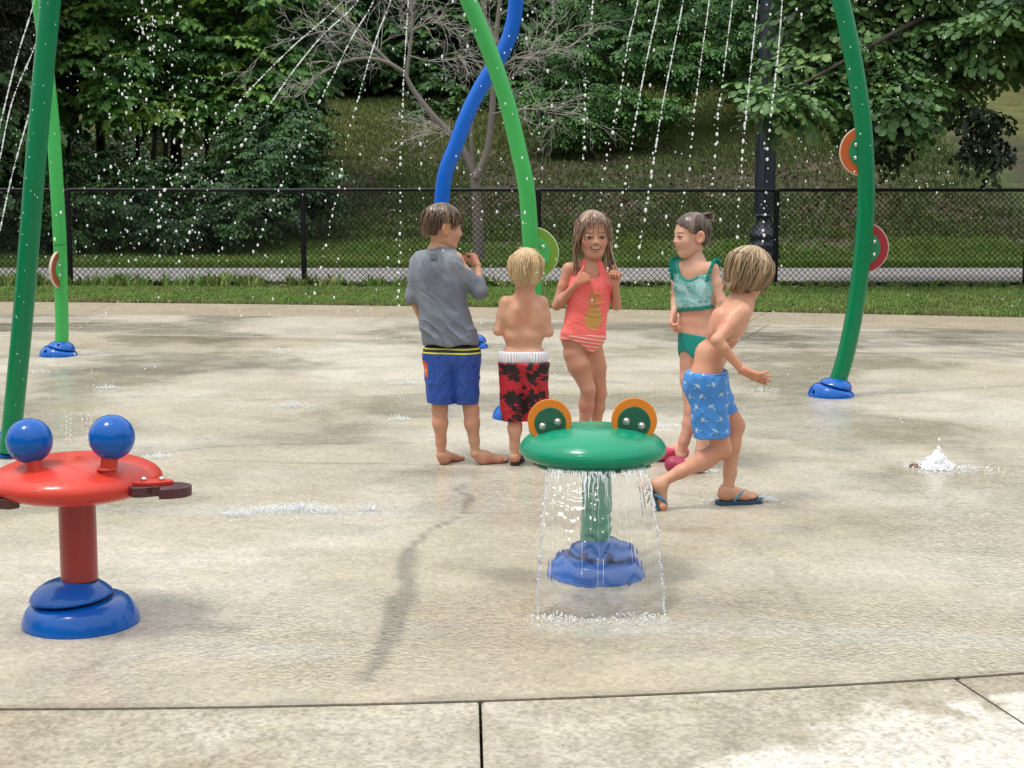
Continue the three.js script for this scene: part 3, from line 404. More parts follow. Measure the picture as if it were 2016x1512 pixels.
function scatter(name, label, cat, geo, spots, mat = bladeMat) { const o = new THREE.InstancedMesh(geo, mat, spots.length), m = new THREE.Matrix4(), q = new THREE.Quaternion(), e = new THREE.Euler(); o.name = numbered(name); spots.forEach(([x, y, z, yaw, s, c, tilt = 0], i) => { m.compose(V(x, y, z), q.setFromEuler(e.set(tilt, yaw, tilt * 0.6)), V(s, s, s)); o.setMatrixAt(i, m); o.setColorAt(i, col(c)); }); o.castShadow = o.receiveShadow = true; scene.add(o); return tag(o, label, cat, null, 'stuff'); }
{
  const R = rng(601), near = [], weeds = [], lawn = [], slope = [], litter = [];
  const green = [[0.17, 0.3, 0.06], [0.22, 0.34, 0.08], [0.14, 0.25, 0.052], [0.28, 0.34, 0.1]];
  for (let i = 0; i < 26000; i++) { const x = (R() - 0.5) * 15, z = mix(-15, -19.95, R()), ge = grassEdge(clamp(x, -7, 7)); if (z > ge - 0.02 + 0.06 * (noise(x * 6, 3) - 0.5)) continue; const p = fbm(x * 1.6, z * 2.2, 5), brown = sstep(0.3, 0.05, ge - z) * 0.7 + sstep(0.55, 0.7, p) * 0.5, c = mix3(green[Math.floor(R() * 4)], [0.22, 0.17, 0.085], clamp(brown * R() * 1.3)); if (R() < 0.25 * sstep(0.5, 0.7, p)) continue; near.push([x, -0.014, z, R() * 6.28, 0.75 + 0.6 * R(), c]); }
  for (let i = 0; i < 2600; i++) { const x = (R() - 0.5) * 14, left = sstep(1.5, -1, x), z = FENCE_Z + 0.02 * x + (R() - 0.42) * 0.34; if (R() > 0.18 + 0.7 * left * sstep(0.35, 0.6, noise(x * 1.6, 9))) continue; weeds.push([x, -0.02, z, R() * 6.28, 0.7 + 1.0 * R() * (0.4 + left), mix3(green[Math.floor(R() * 4)], [0.2, 0.2, 0.07], R() * 0.3)]); }
  for (let i = 0; i < 24000; i++) { const x = (R() - 0.5) * 17, z = mix(-22.95, -29, R() ** 1.5), y = land(x, z), g = sstep(27, 24.6, -z + (noise(x, z) - 0.5) * 3); if (R() > 0.06 + 0.94 * g) continue; lawn.push([x, y, z, R() * 6.28, 0.9 + 0.8 * R(), mix3(green[Math.floor(R() * 4)], [0.2, 0.18, 0.07], R() * 0.12)]); }
  for (let i = 0; i < 40000; i++) { const z = -26.5 - 20.5 * R(), x = (R() - 0.5) * (18 - z * 0.05), y = land(x, z), d = -z, m = fbm(x * 0.55 + 20, z * 0.4, 11), up = sstep(34, 37.5, d); if (R() > up * 0.9 + 0.3 + sstep(0.46, 0.62, m) * 0.6) continue; slope.push([x, y, z, R() * 6.28, 1.2 + 1.6 * R(), mix3(mix3([0.1, 0.16, 0.045], [0.14, 0.145, 0.06], R()), [0.22, 0.25, 0.08], up * (0.35 + 0.6 * R()))]); }
  for (let i = 0; i < 18000; i++) { const z = -24.5 - 14 * R(), x = (R() - 0.5) * 18, y = land(x, z) + 0.012; if (R() > sstep(25, 28, -z) + 0.05) continue; const k = R(); litter.push([x, y, z, R() * 6.28, 0.8 + 0.9 * R(), k < 0.7 ? [0.09, 0.062, 0.038] : k < 0.93 ? [0.14, 0.105, 0.066] : [0.24, 0.2, 0.15], (R() - 0.5) * 0.9]); }
  for (let i = 0; i < 1500; i++) { const x = (R() - 0.5) * 14, z = FENCE_Z + 0.02 * x + (R() - 0.55) * 0.3; if (R() < 0.6 * sstep(1, -1, x)) continue; litter.push([x, 0.005 + 0.03 * R(), z, R() * 6.28, 0.8 + 0.7 * R(), R() < 0.8 ? [0.035, 0.028, 0.02] : [0.2, 0.15, 0.1], (R() - 0.5) * 1.2]); }
  const T1 = tuft(18, 0.04, R, 0.075), T2 = tuft(12, 0.11, R, 0.06), T3 = tuft(16, 0.075, R, 0.12), T4 = tuft(16, 0.045, R, 0.17), leaf = spray('oval', 0.09, 3, 0.06, R);
  scatter('grass', 'mown green grass strip between the concrete walk and the fence', 'grass', T1, near);
  scatter('weeds', 'tall green weeds growing along the foot of the fence', 'weeds', T2, weeds);
  scatter('grass', 'green lawn beyond the footpath at the foot of the hill', 'grass', T3, lawn);
  scatter('grass', 'sparse yellowing grass on the upper slope of the hill', 'grass', T4, slope);
  scatter('leaf_litter', 'brown fallen leaves scattered over the slope and along the fence', 'leaf litter', leaf, litter, M({ c: [1, 1, 1], roughness: 0.85, side: THREE.DoubleSide }));
}
// ---------------------------------------------------------------- fence and lamp post
const blackVinyl = M({ c: [0.008, 0.008, 0.009], roughness: 0.45, specularIntensity: 0.5 });
{
  const xs = [-1260, -800, -335, 130, 596, 1060, 1526, 2016, 2500, 2980].map((x) => at(x, 450, -FENCE_Z).x);
  const H = 1.21, zOf = (x) => FENCE_Z + 0.02 * x, f = thing('chain_link_fence', 'black chain link fence along the grass behind the splash pad', 'fence', V(0, 0, FENCE_Z));
  const loc = (x, y, dz = 0) => V(x, y, zOf(x) - FENCE_Z + dz);
  xs.forEach((x) => { const g = merge([bar(V(0, -0.05, 0), V(0, H - 0.015, 0), 0.034, 14), moved(new THREE.SphereGeometry(0.038, 14, 8), V(0, H - 0.01, 0), null, [1, 0.7, 1]), bar(V(0, H - 0.1, 0), V(0, H - 0.06, 0), 0.039, 14), bar(V(0, 0.3, 0), V(0, 0.325, 0), 0.038, 14), bar(V(0, 0.75, 0), V(0, 0.775, 0), 0.038, 14)]); part('post', g, blackVinyl, f, loc(x, 0)); });
  for (let i = 0; i + 1 < xs.length; i++) part('top_rail', bar(loc(xs[i] + 0.03, H), loc(xs[i + 1] - 0.03, H - 0.006 * (i % 2)), 0.022, 12), blackVinyl, f);
  const wires = [], w = 0.0036, x0 = xs[0], x1 = xs[xs.length - 1], y0 = 0.03, y1 = H - 0.01, h = y1 - y0, pos = [], idx = [];
  const wire = (a, b) => { const n = V().subVectors(b, a).normalize(), s = V(-n.y, n.x, 0).multiplyScalar(w), t = V(0, 0, w), o = pos.length / 3; for (const p of [a, b]) for (const q of [s, t, s.clone().negate(), t.clone().negate()]) pos.push(p.x + q.x, p.y + q.y, p.z + q.z); for (let k = 0; k < 4; k++) { const m = (k + 1) % 4; idx.push(o + k, o + m, o + 4 + k, o + m, o + 4 + m, o + 4 + k); } };
  const STEP = 0.0725, slope = 1.0;
  for (let x = x0 - h; x < x1 + h; x += STEP) for (const dir of [1, -1]) { // each wire of the mesh, cut where the fence begins and ends
    let ax = dir > 0 ? x : x + h / slope, bx = dir > 0 ? x + h / slope : x, ay = y0, by = y1; const yAt = (q) => ay + (q - ax) / (bx - ax) * (by - ay), p = (q) => loc(q, yAt(q), dir * w * 0.8 + 0.028 + 0.012 * (noise(q * 2, yAt(q) * 3) - 0.5));
    const A = clamp(ax, x0, x1), B = clamp(bx, x0, x1); if (Math.abs(A - B) < 0.01) continue;
    const n = 5; for (let i = 0; i < n; i++) wire(p(mix(A, B, i / n)), p(mix(A, B, (i + 1) / n)));
  }
  const g = new THREE.BufferGeometry(); g.setAttribute('position', new THREE.Float32BufferAttribute(pos, 3)); g.setIndex(idx); g.computeVertexNormals();
  tag(part('wire_mesh', g, M({ c: [0.006, 0.006, 0.0065], roughness: 0.6, specularIntensity: 0.4 }), f), null, null, null, 'stuff');
}
{
  const D = 23.6, p = at(1503, 500, D), y = land(p.x, -D), s = D / F, L = thing('lamp_post', 'dark navy fluted lamp post with flared base behind the fence', 'lamp post', V(p.x, y, -D));
  const paintM = M({ c: [0.012, 0.017, 0.03], roughness: 0.42, clearcoat: 0.35, clearcoatRoughness: 0.3 });
  const top = (py) => at(1503, py, D).y - y, prof = [[42, 560], [42, 505], [38, 500], [37, 490], [40, 484], [38, 480], [33, 474], [34, 468], [37, 464], [34, 459], [24, 446], [18, 432], [16, 428], [16, 424], [19, 421]].map(([r, py]) => new THREE.Vector2(r * s * 0.8, Math.max(top(py), -0.05)));
  part('base', new THREE.LatheGeometry(prof, 32), paintM, L);
  const h0 = top(424), g = new THREE.CylinderGeometry(0.128, 0.162, 4.2, 72, 1), q = g.attributes.position;
  for (let i = 0; i < q.count; i++) { const a = Math.atan2(q.getZ(i), q.getX(i)), k = 1 - 0.07 * (0.5 + 0.5 * Math.cos(a * 12)) ** 2; q.setX(i, q.getX(i) * k); q.setZ(i, q.getZ(i) * k); }
  g.computeVertexNormals(); part('shaft', g, paintM, L, V(0, h0 + 2.1, 0));
  part('collar', moved(new THREE.TorusGeometry(0.16, 0.018, 10, 40), V(0, h0, 0), [Math.PI / 2, 0, 0]), paintM, L);
  part('lantern', new THREE.LatheGeometry([[0.13, 0], [0.14, 0.05], [0.2, 0.1], [0.24, 0.4], [0.12, 0.58], [0.03, 0.7], [0, 0.72]].map(([r, h]) => new THREE.Vector2(r, h)), 24), paintM, L, V(0, h0 + 4.2, 0));
}

// ---------------------------------------------------------------- painted steel pipes with plastic base covers
const droplets = tex(256, 256, (u, v) => { let l = 0.5; for (let k = 0; k < 60; k++) { const x = hash(k, 1, 5), y = hash(k, 2, 5), r = 0.006 + 0.012 * hash(k, 3, 5), d = Math.hypot(u - x, v - y); if (d < r) l = Math.max(l, 0.5 + 0.5 * Math.sqrt(1 - (d / r) ** 2)); } return [l, l, l]; }, false);
const wear = tex(512, 512, (u, v) => { const a = tfbm(u, v, 4, 71, 5), b = tfbm(u, v, 24, 75, 3), s = tnoise(u, v * 0.1, 60, 77), l = 0.84 + 0.26 * (a - 0.5) + 0.12 * (b - 0.5) + (s > 0.9 ? 0.06 : 0); return [l + 0.03 * a, l + 0.02 * a, l]; }, false), rub = tex(256, 256, (u, v) => { const l = 0.5 + 0.9 * (tfbm(u, v, 5, 81, 5) - 0.4); return [l, l, l]; }, false);
const gloss = (c, r = 0.28) => M({ c: c.map((q) => q * 1.14), map: wear, roughnessMap: rub, roughness: Math.min(1, r * 1.9), specularIntensity: 0.55, clearcoat: 0.22, clearcoatRoughness: 0.06, bumpMap: droplets, bumpScale: 0.0016 });
const C = { darkGreen: S(0, 118, 74), lightGreen: S(66, 172, 88), blue: S(0, 94, 196), baseBlue: S(0, 88, 176), red: S(205, 62, 48), domeGreen: S(0, 138, 102), maroon: S(72, 30, 38) };
const steel = M({ c: [0.62, 0.62, 0.6], metalness: 1, roughness: 0.25 });
const baseMat = M({ c: C.baseBlue, roughness: 0.26, specularIntensity: 0.6, clearcoat: 0.3, clearcoatRoughness: 0.05 });
function baseCover(R, lean, holesAt, parent, tn = Math.tan(0.24)) {                         // two interlocking moulded shells, split along a tilted plane
  const H = R * 0.86, k = R / 0.15, cy = Math.cos(lean), sy = Math.sin(lean), plane = (x, y, z) => (y - 0.5 * H - tn * -(x * cy + z * sy)) * 0.97;
  const hole = holesAt.map(([a, h]) => { const d = V(Math.sin(a), 0, Math.cos(a)); return capsule(d.clone().multiplyScalar(R * 0.62).setY(h * H), d.clone().multiplyScalar(R * 1.2).setY(h * H), R * 0.085); });
  const cut = (f) => (x, y, z) => { let d = f(x, y, z); for (const q of hole) d = smax(d, -q(x, y, z), 0.004); return d; };
  const e1 = ellipsoid(V(0, -0.04 * R, 0), [R, H * 0.92, R]), ux = -0.1 * R * cy, uz = -0.1 * R * sy, e2 = ellipsoid(V(ux * -1.2, H * 0.36, uz * -1.2), [R * 0.77, H * 0.6, R * 0.77]);
  const low = cut((x, y, z) => smax(smax(e1(x, y, z), plane(x, y, z), 0.02 * k), -y - 0.004, 0.003)), up = cut((x, y, z) => smax(smax(e2(x, y, z), -plane(x, y, z) + 0.006 * k, 0.011 * k), y - H * 0.94, 0.012));
  const inner = (x, y, z) => smax(ellipsoid(V(0, 0, 0), [R * 0.76, H * 0.8, R * 0.76])(x, y, z), -y, 0.003);
  const b = [[-R * 1.1, -0.02, -R * 1.1], [R * 1.1, R, R * 1.1]];
  part('lower_shell', nets(low, b[0], b[1], R * 0.036), baseMat, parent); part('upper_shell', nets(up, b[0], b[1], R * 0.036), baseMat, parent);
  part('core', nets(inner, b[0], b[1], R * 0.08), M({ c: [0.004, 0.01, 0.03], roughness: 0.8 }), parent);
}
function halfDisc(parent, centre, R, turn, colour, plateColour, side) {   // half ring of thick plastic bolted to a steel half plate
  const d = new THREE.Group(); d.name = 'half_disc'; const n = parent.children.filter((c) => c.name.startsWith('half_disc')).length; if (n) d.name += '_00' + n; d.position.copy(centre); d.rotation.y = turn; parent.add(d);
  const ring = (r0, r1, depth) => { const s = new THREE.Shape(); s.absarc(0, 0, r1, -Math.PI / 2, Math.PI / 2, false); s.absarc(0, 0, r0, Math.PI / 2, -Math.PI / 2, true); return new THREE.ExtrudeGeometry(s, { depth, bevelEnabled: true, bevelSize: 0.003, bevelThickness: 0.003, bevelSegments: 2, curveSegments: 40 }).translate(0, 0, -depth / 2); };
  const flip = (g) => side < 0 ? g.rotateY(Math.PI) : g;
  part('ring', flip(ring(R * 0.58, R, 0.022)), M({ c: colour, roughness: 0.5 }), d);
  part('rim', flip(ring(R + 0.001, R + 0.006, 0.017)), M({ c: mix3(colour, [0.8, 0.75, 0.65], 0.55), roughness: 0.6 }), d);
  part('plate', flip(ring(0.001, R * 0.66, 0.008)).translate(0, 0, 0.0165), M({ c: plateColour, roughness: 0.35, clearcoat: 0.4 }), d);
  for (const s of [-1, 1]) part('bolt', merge([moved(new THREE.SphereGeometry(0.0125, 14, 10), V(side * R * 0.41, s * R * 0.27, 0.026), null, [1, 1, 0.7])]), steel, d);
  return d;
}
function pole(name, label, pts, D, rpx, colour, basePx, baseRpx, lean, holes) {
  const b = G(basePx[0], basePx[1]), o = V(b.x, 0, b.z), t = thing(name, label, 'spray pole', o), s = D / F;
  const curve = pts.map((p) => at(p[0], p[1], D + (p[2] ?? 0)).sub(o));
  part('pipe', tube(curve, rpx * s, 28, 160), gloss(colour, 0.34), t);
  baseCover(baseRpx * s, lean, holes, t);
  return [t, (px, py, dz = 0) => at(px, py, D + dz).sub(o), s];
}
{
  const Dr = -G(1636, 779).z, [t, P] = pole('spray_pole', 'tall dark green curved spray pole on the right with orange and red half discs', [[1643, 775], [1649, 753], [1664, 703], [1682, 618], [1697, 506], [1705, 393], [1703, 300], [1697, 225], [1679, 112], [1655, 0], [1622, -100], [1570, -190], [1490, -255], [1390, -285], [1240, -300], [1120, -302]], Dr, 17, C.darkGreen, [1636, 779], 46, 0.15, [[-1.15, 0.22], [-1.0, 0.66]]);
  halfDisc(t, P(1703, 298), 46.5 * Dr / F, -0.08, S(176, 84, 28), C.darkGreen, -1);
  halfDisc(t, P(1700, 488), 47 * Dr / F, 0.05, S(142, 30, 40), C.darkGreen, 1);
}
{
  const D = 7.62; pole('spray_pole', 'dark green spray pole at the left edge behind the red crab feature', [[18, 890], [21, 865], [30, 780], [46, 615], [66, 369], [80, 205], [99, 0], [112, -140], [140, -280], [200, -400], [300, -480], [420, -520]], D, 20, C.darkGreen, [12, 893], 58, 1.2, [[0.5, 0.22]]);
}
{
  const D = -G(115, 700).z, [t, P, s] = pole('spray_pole', 'light green spray pole on the left near the far grass', [[121, 695], [122, 650], [121.5, 615], [118, 480], [112, 369], [104, 246], [94, 150], [84, 60], [76, 0], [64, -90], [40, -180]], D, 13, C.lightGreen, [115, 700], 37, 0.1, [[-0.55, 0.34], [0.35, 0.72]]);
  part('joint_ring', moved(new THREE.TorusGeometry(13.2 * s, 0.003, 8, 40), P(118, 481), [Math.PI / 2, 0.03, 0]), M({ c: [0.02, 0.1, 0.03] }), t);
  halfDisc(t, P(121, 531), 36 * s, 1.25, S(140, 66, 34), C.lightGreen, -1);
}
{
  const D = -G(1014, 822).z, [t, P, s] = pole('spray_pole', 'light green spray pole rising behind the blond toddler with olive half disc', [[1017, 815], [1021, 795], [1033, 745], [1044, 680], [1050, 610], [1049, 540], [1043, 450], [1036, 369], [1019, 287], [999, 205], [972, 123], [922, 0], [880, -90], [835, -160], [800, -195]], D, 16.2, C.lightGreen, [1014, 822], 46, -0.2, [[-0.4, 0.3]]);
  halfDisc(t, P(1048, 499), 49.5 * s, 0.12, S(108, 150, 48), C.lightGreen, 1);
}
{
  const D = -G(930, 684).z; pole('spray_pole', 'royal blue spray pole twisting up behind the boy in the grey shirt', [[912, 680], [905, 655], [886, 610], [872, 545], [867, 470], [869.5, 398], [877, 340], [897, 287], [920, 225], [951, 164], [990, 102], [1008, 55], [1016, 0], [1018, -70], [1012, -150], [1002, -240]], D, 15, C.blue, [928, 684], 34, -0.3, [[0.6, 0.3]]);
}

// ---------------------------------------------------------------- low water features: frog and crab
function lens(R, up, down, n = 64) { const p = []; for (let i = 0; i <= 24; i++) { const a = -Math.PI / 2 + Math.PI * i / 24, c = Math.cos(a); p.push(new THREE.Vector2(R * Math.pow(c, 0.8) + 1e-5, Math.sin(a) * (a > 0 ? up : down))); } return new THREE.LatheGeometry(p, n); }
const frogAt = G(1173, 1131);
const frog = thing('frog_fountain', 'green frog water feature with orange ringed eyes and a sheet of water falling', 'water feature', V(frogAt.x, 0, frogAt.z));
{
  const D = -frogAt.z, P = (x, y, dz = 0) => at(x, y, D - dz).sub(frog.position), s = D / F, R = 147 * s, c = P(1167, 884), green = gloss(C.domeGreen, 0.3);
  const dome = lens(R, 0.088, 0.062); part('body', dome, green, frog, c);
  const lip = new THREE.Shape(); lip.absarc(0, 0, R * 0.83, Math.PI * 0.14, Math.PI * 0.86, false); lip.absarc(0, 0, R * 0.6, Math.PI * 0.86, Math.PI * 0.14, true);
  part('spout_lip', moved(new THREE.ExtrudeGeometry(lip, { depth: 0.006, bevelEnabled: true, bevelSize: 0.003, bevelThickness: 0.002, curveSegments: 30 }), c.clone().add(V(0, -0.041, 0)), [Math.PI / 2, 0, 0]), M({ c: mix3(C.domeGreen, [0, 0, 0], 0.3), roughness: 0.3 }), frog);
  part('column', bar(V(0, 0.06, 0), V(0, c.y - 0.03, 0), 30 * s, 36), green, frog);
  baseCover(98 * s, 0.3, [[-0.42, 0.62], [0.32, 0.62]], frog, 0.05);
  for (const [px, py, r, tilt] of [[1082, 829, 43.5, 0.22], [1248.5, 828, 45, -0.22]]) {
    const e = new THREE.Group(); e.name = px < 1100 ? 'eye' : 'eye_001'; e.position.copy(P(px, py, 0.035)); e.rotation.set(-0.12, 0, tilt); frog.add(e);
    const disc = (r0, r1, d) => { const q = new THREE.Shape(); q.absarc(0, 0, r1, 0, Math.PI * 2); if (r0) { const h = new THREE.Path(); h.absarc(0, r0 * -0.14, r0, 0, Math.PI * 2); q.holes.push(h); } return new THREE.ExtrudeGeometry(q, { depth: d, bevelEnabled: true, bevelSize: 0.003, bevelThickness: 0.003, bevelSegments: 3, curveSegments: 48 }).translate(0, 0, -d / 2); };
    const u = r * s - 0.003, orange = M({ c: S(206, 118, 14), roughness: 0.5 });
    part('iris_ring', disc(u * 0.66, u, 0.016), orange, e); part('pupil_plate', disc(0, u * 0.71, 0.007).translate(0, -u * 0.1, 0.008), M({ c: S(0, 84, 58), roughness: 0.45, clearcoat: 0.3 }), e);
    for (const [bx, by] of px < 1100 ? [[-0.38, -0.05], [0.36, 0.0]] : [[-0.36, 0.0], [0.36, -0.05]]) part('bolt', merge([moved(new THREE.SphereGeometry(0.0115, 16, 12), V(bx * u, by * u - u * 0.1, 0.018), null, [1, 1, 0.75]), moved(new THREE.CylinderGeometry(0.014, 0.014, 0.003, 20), V(bx * u, by * u - u * 0.1, 0.0165), [Math.PI / 2, 0, 0])]), steel, e);
  }
}
const crabAt = G(160, 1225);
const crab = thing('crab_fountain', 'red crab water feature with blue ball eyes and dark claws on blue base', 'water feature', V(crabAt.x, 0, crabAt.z));
{
  const D = -crabAt.z, P = (x, y, dz = 0) => at(x, y, D - dz).sub(crab.position), s = D / F, R = 170 * s, c = P(150, 944), red = gloss(C.red, 0.36), yaw = -0.1;
  part('body', lens(R, 0.075, 0.062), red, crab, c);
  part('column', bar(V(0, 0.08, 0), V(P(153, 1000).x * 0.5, c.y - 0.04, 0), 37 * s, 36), M({ c: S(150, 28, 30), roughness: 0.34, clearcoat: 0.4 }), crab);
  part('column_band', moved(new THREE.CylinderGeometry(37.4 * s, 37.4 * s, 0.012, 36), V(0, P(158, 1145).y + 0.004, 0)), M({ c: [0.02, 0.005, 0.005] }), crab);
  baseCover(117 * s, Math.PI - 0.3, [[2.2, 0.4]], crab, 0.07);
  for (const [bx, by, sx, sy] of [[58, 868, 75, 925], [220, 861, 211, 918]]) {
    const a = P(sx, sy + 12, 0.145), b = P(bx, by, 0.12), st = new THREE.Group(); st.name = bx < 100 ? 'eye_stalk' : 'eye_stalk_001'; st.position.copy(a); crab.add(st);
    part('stem', bar(V(0, -0.02, 0), b.clone().sub(a), 16.5 * s, 24), red, st); part('weld', moved(new THREE.TorusGeometry(17 * s, 0.005, 8, 24), V(0, 0.012, 0), [Math.PI / 2, 0, 0]), red, st);
    part('ball', new THREE.SphereGeometry(44.5 * s, 48, 32), gloss(S(0, 90, 178), 0.18), st, b.clone().sub(a));
  }
  const k = 0.001, claw = (sign) => { // flat plastic claw with a notch, on a red bolted tab
    const g = new THREE.Group(); g.name = sign > 0 ? 'claw' : 'claw_001'; crab.add(g);
    const q = new THREE.Shape(); [[-62, 12], [-50, -8], [-15, -30], [20, -34], [55, -26], [78, -4], [82, 22], [66, 48], [34, 60], [14, 62], [16, 34], [10, 22], [-8, 24], [-26, 34], [-50, 34]].forEach(([x, y], i) => i ? q.lineTo(x * k * sign, -y * k) : q.moveTo(x * k * sign, -y * k));
    const pts = new THREE.SplineCurve(q.getPoints(1).slice(0, 9)).getPoints(50), rest = q.getPoints(1).slice(9, 15), o = new THREE.Shape([...pts, ...rest]);
    part('claw_plate', new THREE.ExtrudeGeometry(o, { depth: 0.017, bevelEnabled: true, bevelSize: 0.002, bevelThickness: 0.002 }).rotateX(-Math.PI / 2), M({ c: C.maroon, roughness: 0.38, clearcoat: 0.35 }), g);
    const tb = new THREE.Shape(); tb.absellipse(-0.012 * sign, 0.012, 0.05, 0.022, 0, Math.PI * 2); part('tab', new THREE.ExtrudeGeometry(tb, { depth: 0.005, bevelEnabled: true, bevelSize: 0.002, bevelThickness: 0.001 }).rotateX(-Math.PI / 2).translate(0, 0.02, 0), red, g);
    for (const bx of [-0.03, 0.012]) part('bolt', moved(new THREE.SphereGeometry(0.008, 12, 8), V(bx * sign, 0.029, -0.012), null, [1, 0.7, 1]), steel, g);
    return g;
  };
  const a = claw(1); a.position.copy(P(308, 972, 0.14)); a.rotation.y = 0.12; a.scale.set(1.3, 1.5, 1.2);
  const b = claw(-1); b.position.copy(P(-4, 994, 0.16)); b.rotation.y = -0.25; b.scale.set(1.3, 1.5, 1.2);
}
{ // ground jet nozzle at right
  const p = G(1803, 919), n = thing('jet_nozzle', 'small brown metal ground nozzle beside the bubbling jet at right', 'nozzle', V(p.x, 0.001, p.z));
  part('cap', new THREE.LatheGeometry([[0.034, 0], [0.032, 0.007], [0.02, 0.013], [0.012, 0.014], [0, 0.01]].map(([r, h]) => new THREE.Vector2(r, h)), 24), M({ c: [0.16, 0.09, 0.05], metalness: 0.6, roughness: 0.4 }), n);
}
{ // a cut blade of grass left on the wet concrete
  const p = G(443, 1128), g = new THREE.PlaneGeometry(0.036, 0.005, 6, 1).rotateX(-Math.PI / 2), q = g.attributes.position; for (let i = 0; i < q.count; i++) q.setY(i, 0.003 + 0.004 * Math.sin((q.getX(i) + 0.018) * 60)); g.computeVertexNormals(); g.rotateY(0.35);
  tag(part('grass_blade', g, M({ c: [0.45, 0.62, 0.05], roughness: 0.5, side: THREE.DoubleSide }), scene, V(p.x, 0.001, p.z)), 'bright yellow green grass blade lying on the pad right of the crab base', 'grass blade');
}
// ---------------------------------------------------------------- people: one skin surface each, clothes and hair as parts
const skinMat = M({ c: [1, 1, 1], vertexColors: true, roughness: 0.52, specularIntensity: 0.4, clearcoat: 0.22, clearcoatRoughness: 0.28, sheen: 0.2, sheenRoughness: 0.5, sheenColor: new THREE.Color(0.9, 0.55, 0.4) });
const hairMat = M({ c: [1, 1, 1], vertexColors: true, roughness: 0.38, specularIntensity: 0.7 });
const wetHairMat = M({ c: [1, 1, 1], vertexColors: true, roughness: 0.26, specularIntensity: 0.9 });
const lerpV = (a, b, t) => a.clone().lerp(b, t);
function bounds(pts, m) { const lo = [1e9, 1e9, 1e9], hi = [-1e9, -1e9, -1e9]; for (const p of pts) [p.x, p.y, p.z].forEach((v, k) => { lo[k] = Math.min(lo[k], v - m); hi[k] = Math.max(hi[k], v + m); }); return [lo, hi]; }
const stack = (groups, k) => (x, y, z) => { let d = groups[0](x, y, z); for (let i = 1; i < groups.length; i++) d = smin(d, groups[i](x, y, z), k); return d; };
const bars = (list, k) => blend(list.map(([a, b, r, r2]) => capsule(a, b, r * 0.955, (r2 ?? r) * 0.955)), k);
const either = (a, b) => (x, y, z) => Math.min(a(x, y, z), b(x, y, z));
function legF(hip, knee, ankle, rT, rK, rC, rA, back) { rT *= 0.95; rK *= 0.93; rC *= 0.92; rA *= 0.95; // back: direction of the calf's bulge
  const c = lerpV(knee, ankle, 0.3).addScaledVector(back, rC * 0.22), t = lerpV(hip, knee, 0.35);
  return blend([capsule(hip, t, rT, rT * 0.97), capsule(t, knee, rT * 0.97, rK), capsule(knee, c, rK * 0.96, rC), capsule(c, lerpV(knee, ankle, 0.72), rC, rA * 1.12), capsule(lerpV(knee, ankle, 0.72), ankle, rA * 1.12, rA)], 0.018);
}
function armF(sh, el, wr, r0, r1, r2, r3) { r0 *= 0.95; r1 *= 0.92; r2 *= 0.92; r3 *= 0.95; const m = lerpV(el, wr, 0.25), u = lerpV(sh, el, 0.45); return blend([capsule(sh, u, r0, (r0 + r1) / 2 + 0.001), capsule(u, el, (r0 + r1) / 2 + 0.001, r1), capsule(el, m, r1, r2), capsule(m, wr, r2, r3)], 0.012); }
// wrist, direction to the knuckles, palm normal, which side the thumb is on (+1: along dir x normal), bends of the finger joints, thumb direction mix
function handF(W, d, n, thumb, curl, S = 1, th = [0.6, 0.75, 0.35], spread = 0.06) {
  d = d.clone().normalize(); n = n.clone().addScaledVector(d, -n.dot(d)).normalize(); const s = V().crossVectors(d, n).multiplyScalar(thumb), at_ = (a, b, c) => W.clone().addScaledVector(d, a * S).addScaledVector(s, b * S).addScaledVector(n, c * S);
  const palm = [], fingers = [], off = [0.024, 0.008, -0.008, -0.023], len = [0.92, 1, 0.94, 0.76];
  for (let i = 0; i < 4; i++) {
    const k = at_(0.066 - (i === 3 ? 0.006 : i === 0 ? 0.002 : 0), off[i], 0); palm.push(capsule(at_(0.004, off[i] * 0.5, 0), k, 0.012 * S, 0.0098 * S));
    let dir = d.clone().addScaledVector(s, off[i] * spread * 60 * 0.06).normalize(), p = k; const f = [], c = Array.isArray(curl[0]) ? curl[i] : curl, ax = V().crossVectors(d, n).normalize();
    [0.03, 0.021, 0.017].forEach((l, j) => { dir = dir.clone().applyAxisAngle(ax, c[j]); const q = p.clone().addScaledVector(dir, l * len[i] * S); f.push(capsule(p, q, (0.0084 - 0.0009 * j) * S, (0.0077 - 0.0009 * j) * S)); p = q; });
    fingers.push(blend(f, 0.004));
  }
  const tb = at_(0.018, 0.016, 0.004), td = d.clone().multiplyScalar(th[0]).addScaledVector(s, th[1]).addScaledVector(n, th[2]).normalize(), t1 = tb.clone().addScaledVector(td, 0.032 * S), td2 = td.clone().addScaledVector(d, 0.35).addScaledVector(s, -0.12).normalize(), t2 = t1.clone().addScaledVector(td2, 0.026 * S), t3 = t2.clone().addScaledVector(td2, 0.02 * S);
  palm.push(capsule(at_(0.004, 0.006, 0), t1, 0.0125 * S, 0.0105 * S)); fingers.push(blend([capsule(t1, t2, 0.0098 * S, 0.0088 * S), capsule(t2, t3, 0.0088 * S, 0.0072 * S)], 0.004));
  const P = blend(palm, 0.016 * S), f = (x, y, z) => { const a = P(x, y, z); let b = 1; for (const q of fingers) b = Math.min(b, q(x, y, z)); return smin(a, b, 0.007); };
  f.centre = at_(0.06, 0, 0); f.size = 0.125 * S; f.wrist = W; return f;
}
